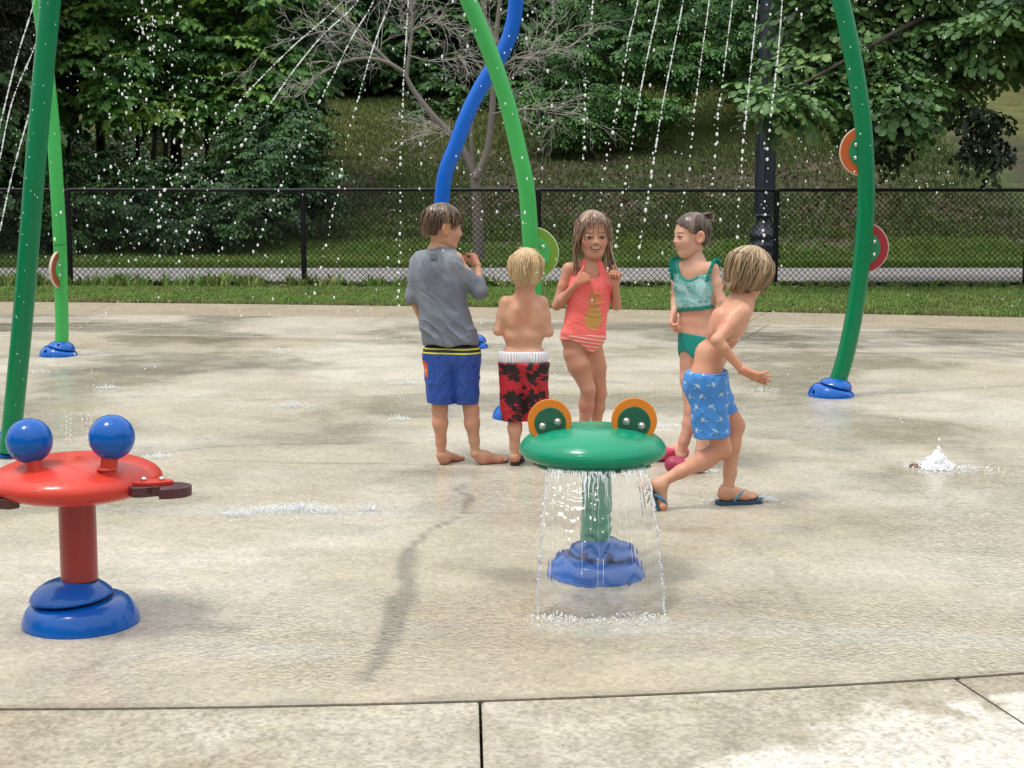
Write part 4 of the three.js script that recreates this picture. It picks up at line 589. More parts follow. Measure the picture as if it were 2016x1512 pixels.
function footF(ankle, heel, t, L, up = V(0, 1, 0), side = 1) {
  t = t.clone().normalize(); const s = V().crossVectors(up, t).normalize(), q = (a, b, c) => heel.clone().addScaledVector(t, a * L).addScaledVector(s, b * L * side).addScaledVector(up, c * L), f = [capsule(q(0.14, 0, 0.13), q(0.16, 0, 0.15), 0.135 * L, 0.13 * L), capsule(ankle, q(0.2, 0, 0.22), 0.026, 0.13 * L), capsule(q(0.22, 0, 0.22), q(0.66, 0.03, 0.11), 0.14 * L, 0.095 * L), capsule(q(0.66, 0.13, 0.09), q(0.62, -0.11, 0.075), 0.088 * L, 0.072 * L), capsule(q(0.2, -0.03, 0.1), q(0.6, -0.09, 0.08), 0.09 * L, 0.07 * L)];
  const toes = [[0.15, 0.93, 0.06], [0.055, 0.95, 0.045], [-0.02, 0.9, 0.042], [-0.085, 0.84, 0.04], [-0.14, 0.77, 0.038]].map(([b, a, r]) => capsule(q(a - 0.2, b * 0.85, 0.075), q(a, b, 0.052), r * L * 1.05, r * L)), A = blend(f, 0.022);
  const g = (x, y, z) => { let b = 1; for (const u of toes) b = Math.min(b, u(x, y, z)); const d = smin(A(x, y, z), b, 0.008); return smax(d, -((x - heel.x) * up.x + (y - heel.y) * up.y + (z - heel.z) * up.z), 0.004); };
  g.pts = [heel, q(1, 0.1, 0), q(1, -0.1, 0), q(0.2, 0, 0.45), ankle]; g.q = q; g.t = t; g.s = s; g.up = up; g.L = L; g.side = side; return g;
}
// head in its own coordinates (x to its left, y up, z to the face; chin -0.11, crown 0.11)
const HK = { eyeX: 0.031, eyeY: 0.0, eyeZ: 0.0755 };
function headLocal(o) {
  const m = o.smile ?? 0.5, e = [ellipsoid(V(0, 0.027, -0.012), [0.074, 0.084, 0.093]), ellipsoid(V(0, -0.03, 0.02), [0.056, 0.076, 0.066]), capsule(V(-0.014, -0.085, 0.044), V(0.014, -0.085, 0.044), 0.019), ellipsoid(V(0, -0.093, 0.058), [0.016, 0.014, 0.014])];
  for (const s of [-1, 1]) { e.push(ellipsoid(V(s * 0.036, -0.032 + 0.004 * m, 0.056), [0.023, 0.022 + 0.003 * m, 0.022])); e.push(capsule(V(s * 0.046, -0.055, 0.0), V(s * 0.022, -0.083, 0.035), 0.019)); }
  const base = blend(e, 0.026), brow = capsule(V(-0.03, 0.021, 0.0675), V(0.03, 0.021, 0.0675), 0.0095), nose = blend([capsule(V(0, 0.002, 0.08), V(0, -0.0235, 0.094), 0.0055, 0.0082), capsule(V(-0.008, -0.027, 0.087), V(0.008, -0.027, 0.087), 0.0062)], 0.01);
  const eyes = [-1, 1].map((s) => ellipsoid(V(s * HK.eyeX, -0.002, 0.092), [0.019, 0.013, 0.016])), lids = [-1, 1].map((s) => [capsule(V(s * (HK.eyeX - 0.011), 0.005, 0.0785), V(s * (HK.eyeX + 0.013), 0.004, 0.0725), 0.0056), capsule(V(s * (HK.eyeX - 0.01), -0.0118 + 0.0015 * m, 0.0785), V(s * (HK.eyeX + 0.013), -0.0102 + 0.0015 * m, 0.0725), 0.0056)]).flat();
  const my = -0.0555, lip = (yy, zz, r, k) => blend([capsule(V(-0.025 - 0.006 * m, my + 0.009 * m, 0.069), V(-0.009, my + yy, zz), r * 0.7, r), capsule(V(-0.009, my + yy, zz), V(0.009, my + yy, zz), r), capsule(V(0.009, my + yy, zz), V(0.025 + 0.006 * m, my + 0.009 * m, 0.069), r, r * 0.7)], k);
  const up = lip(0.0035 + 0.0015 * (o.open ?? 0), 0.0825, 0.0034, 0.006), lo = lip(-0.0045 - 0.0045 * (o.open ?? 0), 0.081, 0.004, 0.006), mouth = o.open ? blend([capsule(V(-0.026, my + 0.008, 0.073), V(-0.011, my, 0.086), 0.0022, 0.0048 * o.open), capsule(V(-0.011, my, 0.086), V(0.011, my, 0.086), 0.0048 * o.open), capsule(V(0.011, my, 0.086), V(0.026, my + 0.008, 0.073), 0.0048 * o.open, 0.0022)], 0.003) : capsule(V(-0.024, my + 0.003 * m, 0.08), V(0.024, my + 0.003 * m, 0.08), 0.0016);
  const ears = [-1, 1].map((s) => { const b = [V(1, 0, s * 0.35).normalize(), V(0, 1, -0.25).normalize(), V(-s * 0.35, 0.25, 1).normalize()]; const a = ellipsoid(V(s * 0.081, -0.008, -0.012), [0.0105, 0.034, 0.0225], b), h = ellipsoid(V(s * 0.0895, -0.006, -0.006), [0.008, 0.022, 0.013], b); return (x, y, z) => smax(a(x, y, z), -h(x, y, z), 0.004); });
  const neck = capsule(V(0, -0.045, -0.022), V(0, -0.115, -0.026), 0.038, 0.024);
  const f = (x, y, z) => {
    let d = base(x, y, z); d = smin(d, brow(x, y, z), 0.016); for (const q of eyes) d = smax(d, -q(x, y, z), 0.014); for (const q of lids) d = smin(d, q(x, y, z), 0.006); d = smin(d, nose(x, y, z), 0.012); d = smin(d, up(x, y, z), 0.005); d = smin(d, lo(x, y, z), 0.006); d = smax(d, -mouth(x, y, z), 0.003);
    for (const q of ears) d = smin(d, q(x, y, z), 0.006); return smin(d, neck(x, y, z), 0.02);
  };
  return { f, up, lo, mouth };
}
function headFrame(c, fwd, up, H) { const Z = fwd.clone().normalize(), Y = up.clone().addScaledVector(Z, -up.dot(Z)).normalize(), X = V().crossVectors(Y, Z); const m = new THREE.Matrix4().makeBasis(X, Y, Z).setPosition(c); m.scale(V(H / 0.22, H / 0.22, H / 0.22)); return m; }
function makeHead(o, skin) {
  const L = headLocal(o), g = nets(L.f, [-0.1, -0.15, -0.12], [0.1, 0.12, 0.12], o.cell ?? 0.0038);
  paint(g, (x, y, z) => {
    let c = skin, l = 0.95 + 0.1 * fbm(x * 40, y * 40, z * 40 | 0, 2); const blush = Math.max(0, 1 - Math.hypot((Math.abs(x) - 0.04) / 0.024, (y + 0.03) / 0.02)) * (z > 0.03 ? 1 : 0); c = mix3(c, [skin[0] * 1.02, skin[1] * 0.72, skin[2] * 0.7], 0.6 * blush);
    if (z > 0.05) { const d = Math.min(L.up(x, y, z), L.lo(x, y, z)); if (d < 0.0022) c = mix3(c, [skin[0] * 0.86, skin[1] * 0.58, skin[2] * 0.6], 0.8); if (L.mouth(x, y, z) < 0.001) c = o.open ? (y > -0.0565 + 6 * x * x && Math.abs(x) < 0.02 ? [0.72, 0.67, 0.6] : [0.13, 0.04, 0.035]) : [0.22, 0.095, 0.08]; const ex = (Math.abs(x) - HK.eyeX) / 0.0165, ey = (y + 0.002) / 0.0085, q = Math.hypot(ex, ey); if (q < 1.2 && y > 0.0005) c = mix3(c, [0.06, 0.035, 0.025], 0.8); else if (q < 1.05) c = mix3(c, [0.15, 0.08, 0.06], 0.55);
      const b = Math.abs(y - 0.0225 + 6 * (Math.abs(x) - 0.03) ** 2) < 0.003 && Math.abs(x) > 0.013 && Math.abs(x) < 0.048; if (b) c = mix3(c, o.brow ?? [0.1, 0.065, 0.04], 0.55); if (Math.hypot(Math.abs(x) - 0.0055, y + 0.033) < 0.0036 && z > 0.085) c = [0.12, 0.05, 0.04]; }
    if (Math.abs(x) > 0.072 && z < 0.02) c = mix3(c, [skin[0], skin[1] * 0.72, skin[2] * 0.68], 0.5);
    return [c[0] * l, c[1] * l, c[2] * l];
  });
  return g.applyMatrix4(headFrame(o.c, o.fwd, o.up, o.H));
}
function eyesOf(parent, o) {
  const m = headFrame(o.c, o.fwd, o.up, o.H);
  for (const s of [-1, 1]) { const g = new THREE.SphereGeometry(0.0108, 28, 20); const look = V(0.1 * (o.look ?? 0), -0.05, 1).normalize(); paint(g, (x, y, z) => { const k = Math.acos(clamp((x * look.x + y * look.y + z * look.z) / 0.0108, -1, 1)); return k < 0.6 ? [0.004, 0.003, 0.003] : k < 1.0 ? (o.iris ?? [0.09, 0.05, 0.025]) : [0.45, 0.41, 0.38]; }); g.translate(s * HK.eyeX, -0.003, HK.eyeZ - 0.0028); part('eye', g.applyMatrix4(m), M({ c: [1, 1, 1], vertexColors: true, roughness: 0.12, clearcoat: 0.6 }), parent); }
}
// hair: shell over the skull down to a hairline given as [azimuth from the face, lowest y]; grooves run down from the crown
function hairShell(o) {
  const nape = blend([ellipsoid(V(0, -0.035, -0.03), [0.06 + (o.hair.thick ?? 0.014) * 1.1, 0.07, 0.058 + (o.hair.thick ?? 0.014) * 1.1]), capsule(V(0, -0.08, -0.034), V(0, -0.12, -0.038), 0.05)], 0.02);
  const { line, thick = 0.014, tones, cell = 0.0036, rag = 0.012, crownAt = [0, 0.1, -0.03], fine = 15, depth = 0.0045, puff = [0, 0, 0] } = o.hair, cr0 = ellipsoid(V(0, 0.027, -0.012), [0.074 + thick + puff[0], 0.084 + thick * 0.9 + puff[1], 0.093 + thick + puff[2]]), cr = (x, y, z) => y > 0.03 ? cr0(x, y, z) : smin(cr0(x, y, z), nape(x, y, z), 0.03);
  const low = (a) => { a = Math.abs(a); for (let i = 0; i + 1 < line.length; i++) if (a <= line[i + 1][0]) return mix(line[i][1], line[i + 1][1], sstep(line[i][0], line[i + 1][0], a)); return line[line.length - 1][1]; };
  const strand = (x, y, z) => { const a = Math.atan2(x - crownAt[0], z - crownAt[2]), r = Math.hypot(x - crownAt[0], z - crownAt[2], y - crownAt[1]), w = a + 0.35 * noise(r * 22, 4.5, 2) + 0.12 * noise(a * 6, r * 40, 7), R = 5.1; return [noise(w * fine / 1.7 + 40, r * 9, 3), noise(w * fine * 1.5 + 90, r * 14, 5), noise(w * R + 30, r * 4, 8)]; };
  const f = (x, y, z) => { const d0 = cr(x, y, z); if (d0 > 0.014) return d0; if (d0 < -0.014) return Math.max(d0, (low(Math.atan2(x, z)) - y) * 0.8); const s = strand(x, y, z), a = Math.atan2(x, z), d = d0 - depth * (s[0] + 0.7 * s[1] - 0.8); return smax(d, (low(a) + rag * (s[1] - 0.5) + rag * 1.4 * (s[2] - 0.5) - y) * 0.8, 0.006); };
  const g = nets(f, [-0.13, -0.16, -0.14], [0.13, 0.15, 0.14], cell);
  const tone = (x, y, z) => { const s = strand(x, y, z), k = clamp(0.5 + 0.9 * (s[0] - 0.5) + 0.8 * (s[1] - 0.5) + 0.25 * (s[2] - 0.5) + (o.hair.sun ?? 0) * (y - 0.03) * 3); return k < 0.5 ? mix3(tones[0], tones[1], k * 2) : mix3(tones[1], tones[2], k * 2 - 1); };  // hair.sun lightens the colour with height, a highlight painted on the crown
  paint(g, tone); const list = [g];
  const R = rng(o.hair.seed ?? 5);
  for (const st of o.hair.strands ?? []) { const [pts, r0, r1, shade = R()] = st, t = tube(pts.map((p) => V(...p)), r0, 6, 14, r1); const c = shade < 0.5 ? mix3(tones[0], tones[1], shade * 2) : mix3(tones[1], tones[2], shade * 2 - 1); paint(t, () => c); list.push(t); }
  for (let i = 0; i < (o.hair.loose ?? 0); i++) { // loose locks lying over the shell, from near the crown down past the hairline
    const a0 = R() * 6.2832, r0 = 0.25 + 0.5 * R(), pts = [], a1 = a0 + (R() - 0.5) * 0.7, lo_ = low(Math.atan2(Math.sin(a1), Math.cos(a1))), n = 6; let p0 = V(crownAt[0], crownAt[1] + 0.03, crownAt[2]);
    for (let k = 0; k <= n; k++) { const f = k / n, a = mix(a0, a1, f), yy = mix(0.1 - 0.05 * r0, Math.max(lo_ - 0.004, -0.1) - 0.012 * R(), f), q = V(Math.sin(a), 0, Math.cos(a)); let d = 0.02; for (let s = 0; s < 26 && cr(q.x * d, yy, -0.012 + q.z * d) < 0.0005; s++) d += 0.005; pts.push(V(q.x * (d + 0.001 + 0.003 * R() + 0.004 * f * R()), yy, -0.012 + q.z * (d + 0.001 + 0.003 * R()))); }
    const t = tube(pts, 0.0018 + 0.0017 * R(), 5, 14, 0.0005), sh = 0.15 + 0.65 * R(), c = sh < 0.5 ? mix3(tones[0], tones[1], sh * 2) : mix3(tones[1], tones[2], sh * 2 - 1); paint(t, () => c); list.push(t); }
  const keep = list.map((q) => { const h = q.index ? q.toNonIndexed() : q; for (const k of Object.keys(h.attributes)) if (!['position', 'normal', 'color'].includes(k)) h.deleteAttribute(k); return h; });
  return mergeGeometries(keep).applyMatrix4(headFrame(o.c, o.fwd, o.up, o.H));
}
function fringe(line, n, R, len, zone, out = 0.012) { // short tips hanging past the hairline
  const s = []; for (let i = 0; i < n; i++) { const a = zone[0] + (zone[1] - zone[0]) * (i + R()) / n, rr = (k) => [Math.sin(a) * (0.079 + out * 0.2) * k, 0, Math.cos(a) * (0.094 + out * 0.2) * k]; let y = 0; const b = Math.abs(a); for (let k = 0; k + 1 < line.length; k++) if (b >= line[k][0] && b <= line[k + 1][0]) y = mix(line[k][1], line[k + 1][1], (b - line[k][0]) / (line[k + 1][0] - line[k][0])); const p = rr(1), q = rr(1.02), t = rr(0.97), da = (R() - 0.5) * 0.02; s.push([[[p[0], y + 0.03, p[2]], [q[0] + da * 0.5, y + 0.004, q[2]], [t[0] + da, y - len * (0.5 + R()), t[2]]], 0.003 + 0.0015 * R(), 0.0006]); } return s;
}
function person(name, label, cat, origin, o) {
  const t = thing(name, label, cat, origin), skin = o.skin, sk = (x, y, z) => { const n = fbm(x * 14, y * 14 + z * 9, 3, 3), e = o.tint ? o.tint(x, y, z) : [1, 1, 1], l = 0.9 + 0.2 * n, rd = 0.13 * sstep(0.45, 0.7, fbm(x * 8 + 3, y * 8, z * 8, 3)); return [skin[0] * l * e[0], skin[1] * l * (1 - rd) * e[1], skin[2] * l * (1 - rd) * e[2]]; };
  const g = [paint(nets(o.body, ...o.box, o.cell ?? 0.0085), sk)];
  for (const h of o.hands ?? []) g.push(paint(nets(h, [h.centre.x - h.size, h.centre.y - h.size, h.centre.z - h.size], [h.centre.x + h.size, h.centre.y + h.size, h.centre.z + h.size], 0.0036), (x, y, z) => { const c = sk(x, y, z); return [c[0] * 1.03, c[1] * 0.9, c[2] * 0.88]; }));
  for (const f of o.feet ?? []) g.push(paint(nets(f, ...bounds(f.pts, 0.04), 0.0038), (x, y, z) => { const c = sk(x, y, z), k = sstep(0.05, 0.0, y); return [c[0] * 1.0, c[1] * (1 - 0.2 * k), c[2] * (1 - 0.18 * k)]; }));
  g.push(makeHead(o.head, skin)); part('body', mergeGeometries(g.map((q) => q.toNonIndexed())), skinMat, t); eyesOf(t, o.head); part('hair', hairShell(o.head), o.head.hair.wet ? wetHairMat : hairMat, t); return t;
}
const folds = (ax, ay, az, f1, f2, amp, seed) => (x, y, z) => { const u = x * ax + y * ay + z * az, w = noise(x * f2 * 0.8, y * f2 * 0.8, seed), n = noise(u * f1 + 2.4 * w, (x * ay - y * ax + z * 0.4) * f2, seed), m = noise(u * f1 * 1.9 + 3 * w + 7, (x * ay - y * ax + z * 0.4) * f2 * 1.3, seed + 1), r = 1 - Math.abs(2 * n - 1), q = 1 - Math.abs(2 * m - 1); return amp * (r * r * r * 1.1 + 0.45 * q * q * q - 0.4); };
const cloth = (f, extra = {}) => M({ c: f, roughness: 0.72, sheen: 0.3, sheenRoughness: 0.6, sheenColor: new THREE.Color(0.5, 0.5, 0.5), ...extra });
const aroundUV = (cx, cz, k, turn = 0, y0 = 0) => (x, y, z) => { let a = Math.atan2(x - cx, z - cz) + turn; a = Math.atan2(Math.sin(a), Math.cos(a)); return [a * k, y - y0]; };
function flipFlop(parent, f, soleC, strapC, thick = 0.014) {
  const s = new THREE.Shape(), o = [[-0.03, 0], [0.02, 0.12], [0.3, 0.15], [0.62, 0.2], [0.85, 0.22], [0.98, 0.17], [1.06, 0.06], [1.03, -0.07], [0.9, -0.17], [0.6, -0.19], [0.3, -0.14], [0.03, -0.13]], c = new THREE.SplineCurve([...o, o[0]].map(([a, b]) => new THREE.Vector2(a * f.L, b * f.L * f.side))).getPoints(60); s.setFromPoints(c);
  const g = new THREE.ExtrudeGeometry(s, { depth: thick, bevelEnabled: true, bevelSize: 0.002, bevelThickness: 0.002 }), b = new THREE.Matrix4().makeBasis(f.t, f.s, f.up).setPosition(f.q(0, 0, 0).addScaledVector(f.up, -thick - 0.002)); g.applyMatrix4(b);
  const d = new THREE.Group(); d.name = 'flip_flop'; if (parent.children.some((q) => q.name === 'flip_flop')) d.name = 'flip_flop_001'; parent.add(d); part('sole', g, M({ c: soleC, roughness: 0.6 }), d);
  const P = (a, bb, cc) => f.q(a, bb, cc), strap = [[P(0.74, 0.055, 0.04), P(0.68, 0.09, 0.17), P(0.5, 0.17, 0.15), P(0.32, 0.16, 0.0)], [P(0.74, 0.055, 0.04), P(0.68, 0.03, 0.17), P(0.5, -0.12, 0.16), P(0.32, -0.15, 0.0)]];
  for (const q of strap) part('strap', tube(q, 0.0075, 8, 24, 0.0055), M({ c: strapC, roughness: 0.5 }), d);
}
{ // ---- older boy in the grey shirt, back to us, head turned to the right
  const D = 7.45, o = V(G(902, 914).x, 0, -D), P = (x, y, dz = 0) => at(x, y, D - dz).sub(o), s = D / F, skin = [0.54, 0.295, 0.19];
  const shL = P(827, 513, -0.03), shR = P(896, 511, 0.04), ch = [P(845, 556, -0.015), P(887, 556, 0.02)], wa = [P(856, 622, 0), P(900, 622, 0.015)], hp = [P(864, 700, -0.005), P(914, 700, 0.015)], neck = P(866, 490, -0.01), head0 = P(868, 470, -0.01);
  const torso = bars([[shL, shR, 0.042], [ch[0], ch[1], 0.07], [wa[0], wa[1], 0.064], [hp[0], hp[1], 0.07], [neck, head0, 0.043, 0.04], [P(866, 515, 0), neck, 0.06, 0.045]], 0.05);
  const elL = P(812, 582, -0.03), wrL = P(830, 628, -0.08), elR = P(944, 574, 0.03), wrR = P(940, 524, -0.06);
  const legs = [legF(P(867, 722), P(866, 806), P(869, 894, 0.005), 0.058, 0.041, 0.0405, 0.0235, V(0, 0, 1)), legF(P(914, 722), P(928, 808), P(936, 891, 0.005), 0.058, 0.041, 0.0405, 0.0235, V(-0.3, 0, 1))];
  const arms = [armF(shL, elL, wrL, 0.033, 0.026, 0.026, 0.018), armF(shR, elR, wrR, 0.034, 0.028, 0.027, 0.0185)], body = stack([torso, ...arms, either(...legs)], 0.016);
  const feet = [footF(P(869, 896, 0.005), G(869, 916).sub(o), V(0.075, 0, -0.15), 0.185, undefined, -1), footF(P(936, 893, 0.005), G(939, 915).sub(o), V(0.13, 0, -0.075), 0.19, undefined, 1)];
  const R = rng(71), line = [[0, 0.058], [0.45, 0.05], [0.75, 0.034], [1.05, 0.018], [1.22, -0.004], [1.36, 0.03], [1.85, 0.026], [2.1, -0.014], [2.4, -0.044], [3.2, -0.05]];
  const strands = [...fringe(line, 16, R, 0.03, [0.15, 1.0]), ...fringe(line, 12, R, 0.02, [-1.2, -0.1])];
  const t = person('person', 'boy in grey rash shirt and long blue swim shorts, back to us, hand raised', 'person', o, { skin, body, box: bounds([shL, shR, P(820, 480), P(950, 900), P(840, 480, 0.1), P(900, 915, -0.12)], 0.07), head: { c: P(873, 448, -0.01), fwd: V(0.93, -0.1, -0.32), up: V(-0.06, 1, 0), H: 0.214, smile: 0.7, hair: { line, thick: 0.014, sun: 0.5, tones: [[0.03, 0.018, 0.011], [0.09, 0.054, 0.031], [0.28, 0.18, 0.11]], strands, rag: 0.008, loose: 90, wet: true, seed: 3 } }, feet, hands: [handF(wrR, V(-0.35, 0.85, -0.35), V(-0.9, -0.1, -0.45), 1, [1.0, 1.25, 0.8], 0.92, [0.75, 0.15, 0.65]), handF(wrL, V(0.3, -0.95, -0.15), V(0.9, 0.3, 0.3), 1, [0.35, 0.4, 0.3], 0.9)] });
  const up = 0.009, wr = folds(0.62, 0.78, 0.2, 30, 8, 0.009, 12), wr2 = folds(0.85, 0.4, 0.3, 26, 7, 0.0055, 15);
  const shirtBody = bars([[shL.clone().add(V(0.012, -0.004, 0)), shR.clone().add(V(-0.012, -0.004, 0)), 0.038 + up], [P(846, 538, -0.01), P(886, 538, 0.02), 0.061 + up], [P(849, 575, -0.01), P(888, 575, 0.02), 0.066 + up], [P(856, 620), P(893, 620, 0.015), 0.07 + up], [P(862, 655), P(903, 655, 0.015), 0.071 + up], [P(866, 690), P(909, 690, 0.015), 0.072 + up], [P(866, 522), P(866, 500), 0.052 + up, 0.044]], 0.075);
  const sleeveEnd = lerpV(elR, wrR, 0.5), dirR = V().subVectors(wrR, elR).normalize(), endL = P(813, 594, -0.035), dirL = V().subVectors(wrL, elL).normalize(), slL = bars([[shL, elL, 0.041, 0.036], [elL, endL, 0.036, 0.034]], 0.02), slR = bars([[shR, elR, 0.043, 0.038], [elR, sleeveEnd, 0.038, 0.033]], 0.02);
  const hem = P(886, 678).y, neckCut = capsule(P(867, 492, -0.01), P(869, 470, -0.03), 0.046, 0.056);
  const shirt = (x, y, z) => { const b = shirtBody(x, y, z); if (b > 0.05) { const q = Math.min(b, slL(x, y, z), slR(x, y, z)); if (q > 0.03) return q; } const w = wr(x, y, z) * mix(0.25, 1, sstep(0.82, 0.6, y)) + wr2(x, y, z) * 0.5; let a = smax(b - w, hem + 0.02 * (x + 0.05) - y + 0.006 * Math.sin(x * 40), 0.01); const l = Math.max(slL(x, y, z) - wr2(x, y, z), (x - endL.x) * dirL.x + (y - endL.y) * dirL.y + (z - endL.z) * dirL.z), r = Math.max(slR(x, y, z) - wr2(x, y, z), (x - sleeveEnd.x) * dirR.x + (y - sleeveEnd.y) * dirR.y + (z - sleeveEnd.z) * dirR.z); a = smin(smin(a, l, 0.03), r, 0.03); return smax(a, -neckCut(x, y, z), 0.004); };
  const sg = nets(shirt, ...bounds([shL, shR, elL, elR, P(840, 690, 0.1), P(930, 690, -0.12)], 0.085), 0.006);
  paint(sg, (x, y, z) => { const n = fbm(x * 9, y * 7, 4, 4), wet = sstep(0.4, 0.62, n), c = mix3([0.145, 0.16, 0.2], [0.21, 0.225, 0.265], wet), l = 0.93 + 0.14 * noise(x * 60, y * 60, z * 60); return [c[0] * l, c[1] * l, c[2] * l]; });
  part('shirt', sg, cloth([1, 1, 1], { vertexColors: true, roughness: 0.62 }), t);
  part('collar', moved(new THREE.TorusGeometry(0.047, 0.006, 8, 40), P(866.5, 490, -0.008), [Math.PI / 2 + 0.22, 0.1, 0], [1.02, 0.92, 1]), cloth([0.13, 0.145, 0.19]), t);
  part('neck_label', moved(new THREE.BoxGeometry(0.034, 0.028, 0.002, 6, 6, 1), P(853, 505, 0.076), [-0.32, -0.25, 0.03]), cloth([0.1, 0.108, 0.135]), t);
  // long swim shorts: dark waistband with two yellow stripes, pattern of pale rings on blue
  const hL = P(869, 793), hR = P(920, 793, 0.01), top = P(886, 672).y, hemS = P(890, 795).y, fs = folds(0.3, 1, 0.2, 12, 8, 0.005, 31), crease = folds(1, 0.12, 0.3, 22, 4, 0.004, 33);
  const sh = (x, y, z) => { const a = bars_(x, y, z) - fs(x, y, z) - crease(x, y, z); return smax(smax(a, y - top, 0.006), hemS + 0.05 * Math.abs(x) - y, 0.004); }, bars_ = blend([capsule(hp[0], hp[1], 0.083), capsule(P(868, 715), hL, 0.081, 0.07), capsule(P(914, 715, 0.01), hR, 0.08, 0.058)], 0.007);
  const tx = canvas(1024, 512, (g) => { // u: 0.64 m round, v: 0.32 m up
    g.fillStyle = '#123a90'; g.fillRect(0, 0, 1024, 512); g.strokeStyle = '#6b9ad6'; g.globalAlpha = 0.6; const Rr = rng(9); for (let j = 0; j < 7; j++) for (let i = 0; i < 14; i++) { const x = i * 76 + (j % 2) * 38, y = 110 + j * 66; g.lineWidth = 2.4; for (const r of [34, 20, 7]) { g.beginPath(); g.arc(x, y, r, 0.2 + Rr(), 5.4 + Rr()); g.stroke(); } g.beginPath(); g.moveTo(x + 34, y); g.lineTo(x + 44, y + 30); g.stroke(); }
    g.globalAlpha = 1; g.fillStyle = '#10131f'; g.fillRect(0, 0, 1024, 92); g.fillStyle = '#d9d23c'; g.fillRect(0, 44, 1024, 10); g.fillRect(0, 76, 1024, 11);
    g.fillStyle = '#d8541f'; g.beginPath(); g.moveTo(268, 150); g.bezierCurveTo(300, 120, 330, 180, 318, 230); g.bezierCurveTo(340, 270, 300, 300, 280, 262); g.bezierCurveTo(258, 230, 250, 190, 268, 150); g.fill(); g.fillStyle = '#e8a02c'; g.beginPath(); g.arc(292, 226, 15, 0, 7); g.fill(); });
  const c0 = P(891, 720), sg2 = setUV(nets(sh, ...bounds([P(850, 660, 0.1), P(940, 800, -0.12)], 0.06), 0.006), (x, y, z) => { let a = Math.atan2(x - c0.x, z - c0.z); return [0.5 + a * 0.1 / 0.64, 1 - (top - y) / 0.32]; });
  part('swim_shorts', sg2, M({ map: tx, roughness: 0.55, sheen: 0.2 }), t);
}
{ // ---- blond toddler, back to us
  const D = 7.42, o = V(G(1030, 916).x, 0, -D), P = (x, y, dz = 0) => at(x, y, D - dz).sub(o), skin = [0.58, 0.318, 0.207];
  const shL = P(996, 596), shR = P(1066, 596), neck = P(1034, 578, -0.01), hp = [P(1010, 705), P(1052, 705)];
  const torso = bars([[shL, shR, 0.031], [P(1007, 622, -0.005), P(1056, 622, -0.005), 0.056], [P(1012, 660, -0.005), P(1050, 660, -0.005), 0.056], [hp[0], hp[1], 0.062], [P(1034, 590), neck, 0.044, 0.037], [neck, P(1034, 556, -0.01), 0.036, 0.036]], 0.045), groove = capsule(P(1033, 600, 0.074), P(1032, 690, 0.074), 0.02), blades = blend([capsule(P(1017, 612, 0.03), P(1013, 634, 0.028), 0.028), capsule(P(1051, 612, 0.03), P(1056, 634, 0.028), 0.028)], 0.01);
  const elL = P(981, 651, 0.005), elR = P(1080, 654, 0.005), wrL = P(1000, 628, -0.14), wrR = P(1060, 630, -0.14);
  const legs = [legF(P(1012, 725), P(1014, 820, -0.005), P(1013, 898), 0.052, 0.037, 0.037, 0.022, V(0, 0, 1)), legF(P(1052, 725), P(1055, 820), P(1058, 896, -0.01), 0.052, 0.037, 0.037, 0.022, V(0, 0, 1))];
  const b0 = (x, y, z) => smax(smin(torso(x, y, z), blades(x, y, z), 0.03), -groove(x, y, z), 0.03), body = stack([b0, armF(shL, elL, wrL, 0.0315, 0.026, 0.024, 0.0165), armF(shR, elR, wrR, 0.0315, 0.026, 0.024, 0.0165), either(...legs)], 0.018);
  const fl = 0.014, H = (x, y) => G(x, y).sub(o).setY(fl), feet = [footF(P(1013, 899), H(1013, 917), V(0.02, 0, -0.15), 0.15, undefined, -1), footF(P(1058, 897, -0.01), H(1058, 914), V(0.02, 0, -0.15), 0.15)];
  const R = rng(72), line = [[0, 0.03], [0.9, 0.01], [1.3, -0.01], [1.5, 0.0], [1.85, -0.02], [2.2, -0.06], [3.2, -0.08]], strands = [...fringe(line, 30, R, 0.008, [1.9, 4.38]), ...fringe(line, 14, R, 0.03, [1.3, 1.9]), ...fringe(line, 14, R, 0.03, [-1.9, -1.3])];
  strands.push([[[0, 0.108, -0.03], [0.03, 0.126, -0.02], [0.05, 0.122, -0.01]], 0.003, 0.0006], [[[-0.02, 0.11, -0.03], [-0.05, 0.12, -0.03], [-0.075, 0.1, -0.03]], 0.003, 0.0006]);
  const t = person('person', 'blond shirtless toddler seen from behind in red and black shorts', 'person', o, { skin, body, box: bounds([shL, shR, P(985, 560), P(1085, 900), P(1000, 600, 0.1), P(1060, 910, -0.16)], 0.06), cell: 0.0075, feet, hands: [handF(wrL, V(0.6, 0.7, -0.4), V(0.4, 0.3, 0.8), 1, [0.7, 0.9, 0.6], 0.78), handF(wrR, V(-0.6, 0.7, -0.4), V(-0.4, 0.3, 0.8), -1, [0.7, 0.9, 0.6], 0.78)],
    head: { c: P(1035, 534, -0.01), fwd: V(0.02, -0.12, -1), up: V(0.03, 1, 0), H: 0.2, smile: 0.5, brow: [0.3, 0.2, 0.1], hair: { line, thick: 0.017, tones: [[0.36, 0.23, 0.11], [0.58, 0.41, 0.22], [0.76, 0.61, 0.38]], fine: 20, depth: 0.005, rag: 0.014, strands, loose: 170, crownAt: [0.01, 0.105, -0.045], seed: 4 } } });
  const top = P(1034, 691).y, mid = P(1034, 712).y, hemS = P(1034, 828).y, f1 = folds(0.2, 1, 0.1, 14, 9, 0.004, 41), f2 = folds(1, 0.1, 0.3, 24, 5, 0.004, 43);
  const wb = blend([capsule(P(1008, 701), P(1052, 701), 0.068)], 0.01), gath = (x, y, z) => 0.0022 * Math.sin(Math.atan2(x - P(1030, 700).x, z) * 46);
